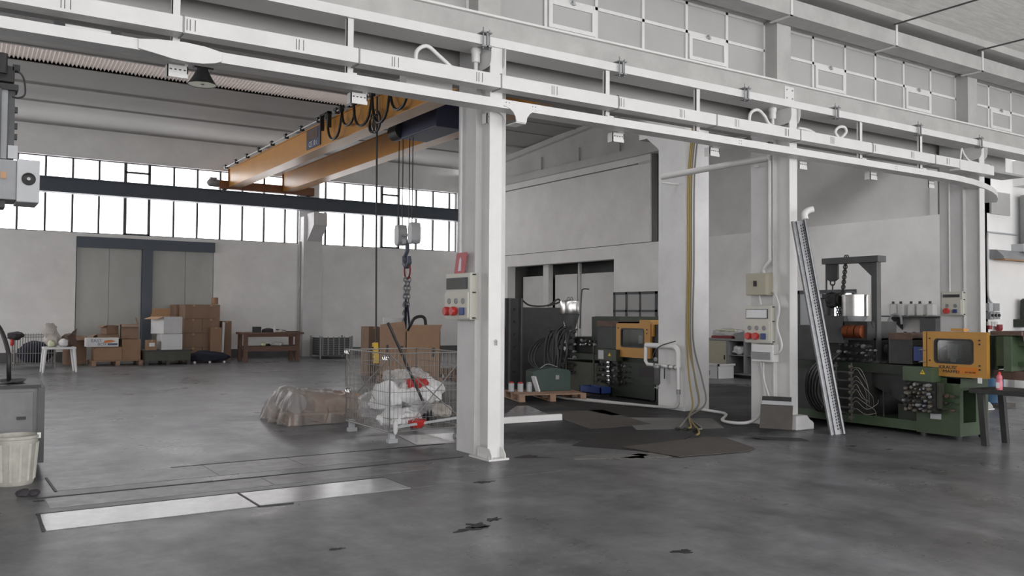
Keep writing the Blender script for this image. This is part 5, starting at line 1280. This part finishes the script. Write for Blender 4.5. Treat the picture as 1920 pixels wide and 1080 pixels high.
# perforated channel leaning on the column
pc = thing('perforated_channel', 'galvanised perforated channel leaning against the middle column', 'channel', (10.12, 7.45, 0))
P0, P1 = Vector((10.12, 7.45, .0)), Vector((10.0, 7.98, 2.92))
d_ = (P1-P0).normalized(); u_ = Vector((.86, -.51, 0)); u_ = (u_-d_*u_.dot(d_)).normalized(); n_ = d_.cross(u_).normalized()
if n_.y > 0: n_ = -n_
def ch(b, a0, a1, h0, h1, t0, t1):
    vs = [b.bm.verts.new(P0+u_*a+n_*h+d_*t) for t in (t0, t1) for h in (h0, h1) for a in (a0, a1)]
    for f in ((0, 2, 3, 1), (4, 5, 7, 6), (0, 1, 5, 4), (2, 6, 7, 3), (0, 4, 6, 2), (1, 3, 7, 5)): b.bm.faces.new([vs[i] for i in f])
L_ = (P1-P0).length
b = B(); ch(b, -.10, .10, 0, .004, 0, L_); ch(b, -.10, -.094, 0, .05, 0, L_); ch(b, .094, .10, 0, .05, 0, L_); ch(b, -.10, -.075, .046, .05, 0, L_); ch(b, .075, .10, .046, .05, 0, L_); ch(b, -.03, .0, .004, .03, 0, L_)
b.build('channel', 'galv', pc)
b = B()
for k in range(70):
    t = .06+k*(L_-.1)/70
    ch(b, -.072, -.054, .004, .0055, t, t+.026); ch(b, .02, .036, .004, .0055, t, t+.026); ch(b, .050, .066, .004, .0055, t+.008, t+.034)
o = b.build('perforation', 'ink', pc); o['kind'] = 'stuff'
tag(B().tube(curve((10.06, 7.90, 2.94), (10.07, 7.92, 3.02), (10.12, 7.90, 3.07), (10.18, 7.86, 3.09)), .045, 12).build('pipe_elbow', 'plas'), 'white plastic pipe elbow on top of the leaning channel', 'pipe')
# sockets on the far right pillar and back right wall
socket_panel(14.93, 8.42, 8.80, 1.62, 2.04, 'small socket panel on the far right pillar', (1,), (1,), 'cream', .34)
YW = 9.7
sb = thing('socket_stack', 'grey socket boxes with red plugs on the bright wall at the far right', 'socket panel', (18.2, 9.62, 1.3))
B().box(18.02, 18.18, 9.6, YW, 1.72, 1.88).build('breaker_box', 'lgrey', sb); B().box(18.2, 18.42, 9.6, YW, 1.72, 1.88).build('breaker_box', 'grey', sb)
for k in range(3):
    B().box(18.02+.13*k, 18.13+.13*k, 9.58, YW, 1.55, 1.70).build('switch_box', 'grey', sb); B().cyl((18.075+.13*k, 9.58, 1.63), (18.075+.13*k, 9.55, 1.63), .03, n=12).build('switch_knob', 'dark', sb)
    B().lathe([(.045, 0), (.05, -.1), (.0, -.1)], (18.075+.13*k, 9.65, 1.50), 12, 'z').build('socket', 'lgrey' if k == 1 else 'cream', sb)
B().lathe([(.05, 0), (.05, -.08), (.0, -.08)], (18.05, 9.62, 1.42), 12, 'z').build('red_plug', 'dred', sb); B().lathe([(.07, 0), (.075, -.1), (.03, -.16), (0, -.16)], (18.38, 9.6, 1.44), 14, 'z').build('red_plug', 'dred', sb)
pipe([(18.12, 9.68, 3.36), (19.3, 9.68, 3.36)], .02, 'thin grey pipe along the bright wall at the far right', 'lgrey')
pipe(curve((18.12, 9.67, 3.36), (18.1, 9.67, 3.2), (18.1, 9.67, 2.6), (18.1, 9.67, 2.1), (18.14, 9.66, 1.95), (18.22, 9.65, 1.88)), .02, 'thin grey pipe dropping to the far right sockets', 'lgrey')
wl = thing('wall_light', 'industrial strip light fitting on the bright wall at the far right', 'light', (18.9, 9.6, 2.8))
B().prism([(9.68, 2.80), (9.68, 3.0), (9.55, 2.99), (9.40, 2.85), (9.40, 2.80)], 'x', 18.22, 19.7).build('housing', 'grey', wl); B().box(18.3, 19.65, 9.42, 9.64, 2.78, 2.80).build('diffuser', 'cardin', wl)
mtr = thing('wall_motor', 'dark green electric motor fixed on the bright wall at the right edge', 'motor', (19.4, 9.5, 1.5))
B().lathe([(.0, .25), (.1, .24), (.14, .2), (.15, 0), (.15, -.2), (.0, -.2)], (19.36, 9.5, 1.75), 20).build('motor', 'green2', mtr); B().box(19.15, 19.5, 9.4, YW, 1.38, 1.55).build('mount', 'green2', mtr)
B().tube(curve((19.2, 9.5, 1.4), (19.22, 9.45, 1.15), (19.4, 9.45, 1.05)), .012, 6).build('cable', 'dark', mtr)
tag(B().box(18.25, 19.0, 9.66, 9.7, 3.75, 4.22).build('wall_board', 'pane'), 'pale square board high on the bright wall at the far right', 'board')
dc = thing('perforated_duct', 'grey perforated round duct high at the right edge', 'duct', (19.5, 9.45, 3.1))
B().lathe([(.0, 0), (.22, .02), (.28, .14), (.28, 1.15)], (19.5, 9.4, 3.05), 26).build('duct', 'grey', dc); B().box(19.1, 19.3, 9.45, 9.7, 2.98, 3.15).build('bracket', 'lgrey', dc)
tag(B().box(19.2, 19.7, 9.3, 9.7, 4.4, 4.95).build('wall_cabinet', 'white'), 'white box high on the wall at the right edge', 'box')
# shelf with canisters on the gable wall
sf = thing('wall_shelf', 'dark wall shelf carrying white canisters', 'shelf', (17.55, 11.0, 1.55))
B().box(17.3, 17.8, 10.2, 11.62, 1.58, 1.61).build('board', 'darkgrey', sf)
for y in (10.6, 11.4): B().prism([(17.35, 1.58), (17.8, 1.58), (17.8, 1.3)], 'y', y-.015, y+.015).build('bracket', 'darkgrey', sf)
for i, y in enumerate((11.35, 11.17, 10.93, 10.73, 10.5)):
    t = thing('canister', 'white plastic canister on the wall shelf, %s from the left' % ('first', 'second', 'third', 'fourth', 'fifth')[i], 'canister', (17.45, y, 1.61), 'canisters on the wall shelf')
    B().box(17.36, 17.54, y-.075, y+.075, 1.61, 1.87).build('body', 'bottle', t, bevel=.03); B().cyl((17.42, y+.02, 1.87), (17.42, y+.02, 1.92), .028, n=12).build('cap', 'black', t)
tag(B().box(17.0, 17.75, 10.15, 10.5, 0, 1.56).build('metal_locker', 'darkgrey', bevel=.01), 'dark grey locker below the canister shelf', 'locker')
bt = thing('lower_bench', 'dark bench by the gable wall behind the right machine', 'bench', (17.2, 11.5, 0))
B().box(16.7, 17.75, 10.6, 13.2, .86, .92).build('bench_top', 'dark', bt)
for x in (16.75, 17.65):
    for y in (10.65, 13.1): B().box(x, x+.06, y, y+.06, 0, .86).build('leg', 'dark', bt)
for i, y in enumerate((10.75, 10.95)):
    t = thing('canister', 'white canister on the dark bench, %s' % ('right one', 'left one')[i], 'canister', (17.2, y, .92), 'canisters on the dark bench')
    B().box(17.1, 17.3, y-.08, y+.08, .92, 1.22).build('body', 'plas', t, bevel=.03); B().cyl((17.2, y, 1.22), (17.2, y, 1.27), .03, n=12).build('cap', 'black', t)
tag(B().tube(curve((15.0, 9.9, .95), (15.0, 9.9, 1.45), (15.0, 9.8, 1.62), (15.0, 9.65, 1.6), (15.0, 9.62, 1.45)), .022, 8).build('trolley_handle', 'grey'), 'bent grey tube handle behind the right machine', 'handle')
tag(B().box(14.8, 15.3, 9.6, 10.1, 0, .95).build('tool_trolley', 'dark', bevel=.01), 'dark trolley under the bent tube handle', 'trolley')
# cupboards by the gable wall, seen between pillars
sc_ = thing('low_cupboard', 'grey green low cupboard with open shelves by the gable wall', 'cupboard', (17.4, 15.7, 0))
b = B().box(17.0, 17.75, 14.6, 16.9, .94, .99).box(17.0, 17.75, 14.6, 16.9, .08, .12)
for y in (14.6, 15.2, 15.76, 16.86): b.box(17.0, 17.75, y, y+.05, .1, .95)
b.box(17.7, 17.75, 14.6, 16.9, .1, .95); b.build('carcass', 'grey', sc_)
B().box(16.985, 17.0, 15.82, 16.85, .12, .93).build('door', 'beige', sc_); B().box(16.97, 16.985, 15.86, 15.89, .45, .56).build('door_handle', 'ink', sc_)
for y0, y1 in ((14.65, 15.2), (15.25, 15.76)): B().box(17.02, 17.7, y0, y1, .56, .58).build('shelf', 'grey', sc_)
B().box(17.05, 17.7, 14.65, 16.8, 0, .08).build('plinth', 'black', sc_)
tag(B().blob((17.2, 15.5, .70), (.16, .2, .12), 61, .35, 3, 1.8, .582).build('white_bag', 'bag'), 'crumpled white bag on the cupboard shelf', 'bag')
tag(B().blob((17.3, 16.0, 1.12), (.28, .55, .13), 62, .25, 3, 1.6, .992).build('film_heap', 'clearw'), 'heap of clear plastic film on the cupboard top', 'film')
tag(B().box(17.05, 17.6, 15.7, 16.4, .992, 1.06).build('dark_red_tray', 'dred'), 'dark red flat tray under the film heap', 'tray')
tag(B().prism([(14.8, .992), (15.55, .992), (15.6, 1.12), (14.9, 1.25), (14.75, 1.25)], 'x', 17.02, 17.5).build('grey_box', 'grey'), 'grey sloping box on the cupboard top', 'box')
tag(B().tube(curve((17.1, 15.6, 1.20), (17.1, 15.9, 1.19), (17.1, 16.2, 1.22)), .03, 8).build('yellow_pouch', 'lampin'), 'yellow green roll on the film heap', 'roll')
wbk = thing('laundry_basket', 'white slotted plastic basket on the floor before the cupboard', 'basket', (16.6, 15.9, 0))
b = B(); prv = None
for f, z in ((.86, 0), (1.0, .3), (1.06, .33)): pass
b.prism([(16.35, 15.5), (16.85, 15.5), (16.85, 16.4), (16.35, 16.4)], 'z', 0, .02)
for k, (x0, x1, y0, y1) in enumerate(((16.33, 16.35, 15.48, 16.42), (16.85, 16.87, 15.48, 16.42), (16.33, 16.87, 15.46, 15.5), (16.33, 16.87, 16.4, 16.44))): b.box(x0, x1, y0, y1, .0, .34)
b.build('body', 'plas', wbk); B().box(16.30, 16.90, 15.43, 15.47, .32, .37).box(16.30, 16.34, 15.43, 16.47, .32, .37).build('rim', 'plas', wbk)
for k in range(7): B().box(16.325, 16.33, 15.75+.07*k, 15.78+.07*k, .08, .2).build('slot', 'grey', wbk)
tag(B().box(10.915, 11.0, 10.6, 10.64, 1.66, 1.72).build('pipe_stub', 'galv'), 'small metal stub on the right of the crane pillar', 'stub')

# black trestle table and bottle
tt = thing('steel_trestle', 'black steel trestle table in front of the right machine', 'table', (11.2, 5.6, 0))
B().box(10.8, 11.45, 4.6, 6.02, .645, .70).build('top', 'dark', tt, bevel=.004)
for x, y, dx in ((10.86, 5.9, -.0), (11.34, 5.9, .0), (10.86, 4.7, 0), (11.34, 4.7, 0)):
    B().bar((x, y, .65), (x+dx, y-.05, 0), .07, .07).build('leg', 'dark', tt)
bo = thing('pink_bottle', 'pink squeeze bottle standing on the black trestle table', 'bottle', (10.95, 5.72, .70))
B().lathe([(.0, 0), (.034, 0), (.036, .01), (.036, .10), (.030, .115), (.034, .13), (.034, .16), (.02, .185)], (10.95, 5.72, .70), 20).build('body', 'pink', bo); B().lathe([(.02, .185), (.02, .2), (.008, .22), (.0, .222)], (10.95, 5.72, .70), 14).build('cap', 'red', bo)
B().box(10.91, 10.915, 5.70, 5.74, .72, .79).build('label', 'plas', bo)
bd = thing('blue_drum', 'blue plastic drum by the far right wall', 'drum', (15.75, 8.35, 0))
B().lathe([(.16, 0), (.18, .02), (.18, .2), (.19, .22), (.19, .26), (.18, .28), (.18, .55), (.15, .60), (.0, .60)], (15.75, 8.35, .06), 26).build('body', 'bluedrum', bd); B().box(15.5, 16.05, 8.1, 8.6, 0, .06).build('base', 'sheet', bd)
tag(B().lathe([(.0, 0), (.17, .0), (.19, .1), (.17, .55), (.08, .62), (0, .62)], (18.9, 9.35, 0), 22).build('white_drum', 'plas'), 'white plastic drum at the far right wall', 'drum')
tag(B().box(19.2, 19.7, 9.0, 9.5, 0, .9).build('dark_machine', 'dark', bevel=.02), 'dark grinder block standing at the right edge', 'machine')

# ================================================================== SHEETS ON THE FLOOR
def sheet(pts, z0, z1, m, label, name='steel_sheet'):
    return tag(B().prism(pts, 'z', z0, z1).build(name, m), label, 'sheet', 'sheets on the floor')
sheet([(6.45, 8.5), (6.98, 7.55), (8.3, 8.35), (7.75, 9.4)], .001, .005, 'sheetd', 'black oily sheet on the floor right of the nearest column')
sheet([(8.1, 9.2), (9.3, 8.7), (10.0, 9.6), (8.9, 10.4)], .001, .004, 'darkconc', 'grey stained mat between crane pillar and middle column')
sheet([(7.6, 9.6), (8.7, 9.55), (9.3, 11.4), (8.2, 11.6)], .001, .005, 'sheet', 'brown worn sheet beside the white profile')
sheet([(8.9, 10.7), (9.9, 10.4), (10.0, 12.3), (9.2, 12.6)], .001, .005, 'sheetd', 'dark sheet in front of the dark green machine')
sheet([(6.86, 8.05), (6.95, 7.17), (7.9, 7.05), (8.17, 7.15), (8.5, 7.9), (8.4, 8.15)], .008, .014, 'sheet', 'brown plywood sheet with a ragged edge lying foremost')
b = B(); A = []
for i in range(9):
    t = i/8; A.append([b.bm.verts.new((9.08-.27*s+.34*t*s, 7.95-.6*s-.1*t*s, .006+.06*(2*t-1)**2*(1-.3*s)+dz)) for s in (0, 1) for dz in (0, .004)])
b.bm.free(); b = B(); R_ = []
for i in range(9):
    t = i/8; p = Vector((9.03, 7.95, 0)).lerp(Vector((8.80, 7.36, 0)), 1-abs(1-2*t)*.5 if False else 0)
    x = 8.72+.55*t; y = 7.78-.55*t; z = .004+.045*max(0, 1-t*2.2)**2
    R_.append([b.bm.verts.new((x+.12*k, y+.22*k, z+dz)) for k, dz in ((0, 0), (1, 0), (1, .004), (0, .004))])
for a_, c_ in zip(R_, R_[1:]):
    for j in range(4): b.bm.faces.new((a_[j], a_[(j+1) % 4], c_[(j+1) % 4], c_[j]))
b.bm.faces.new(R_[0][::-1]); b.bm.faces.new(R_[-1])
tag(b.build('rubber_sheet', 'black'), 'curled black rubber sheet near the middle column', 'sheet', 'sheets on the floor')
sheet([(5.35, 8.12), (5.62, 8.2), (5.60, 8.02), (5.72, 7.9), (5.45, 8.05)], .001, .004, 'ink', 'small black scrap on the floor right of the nearest column')
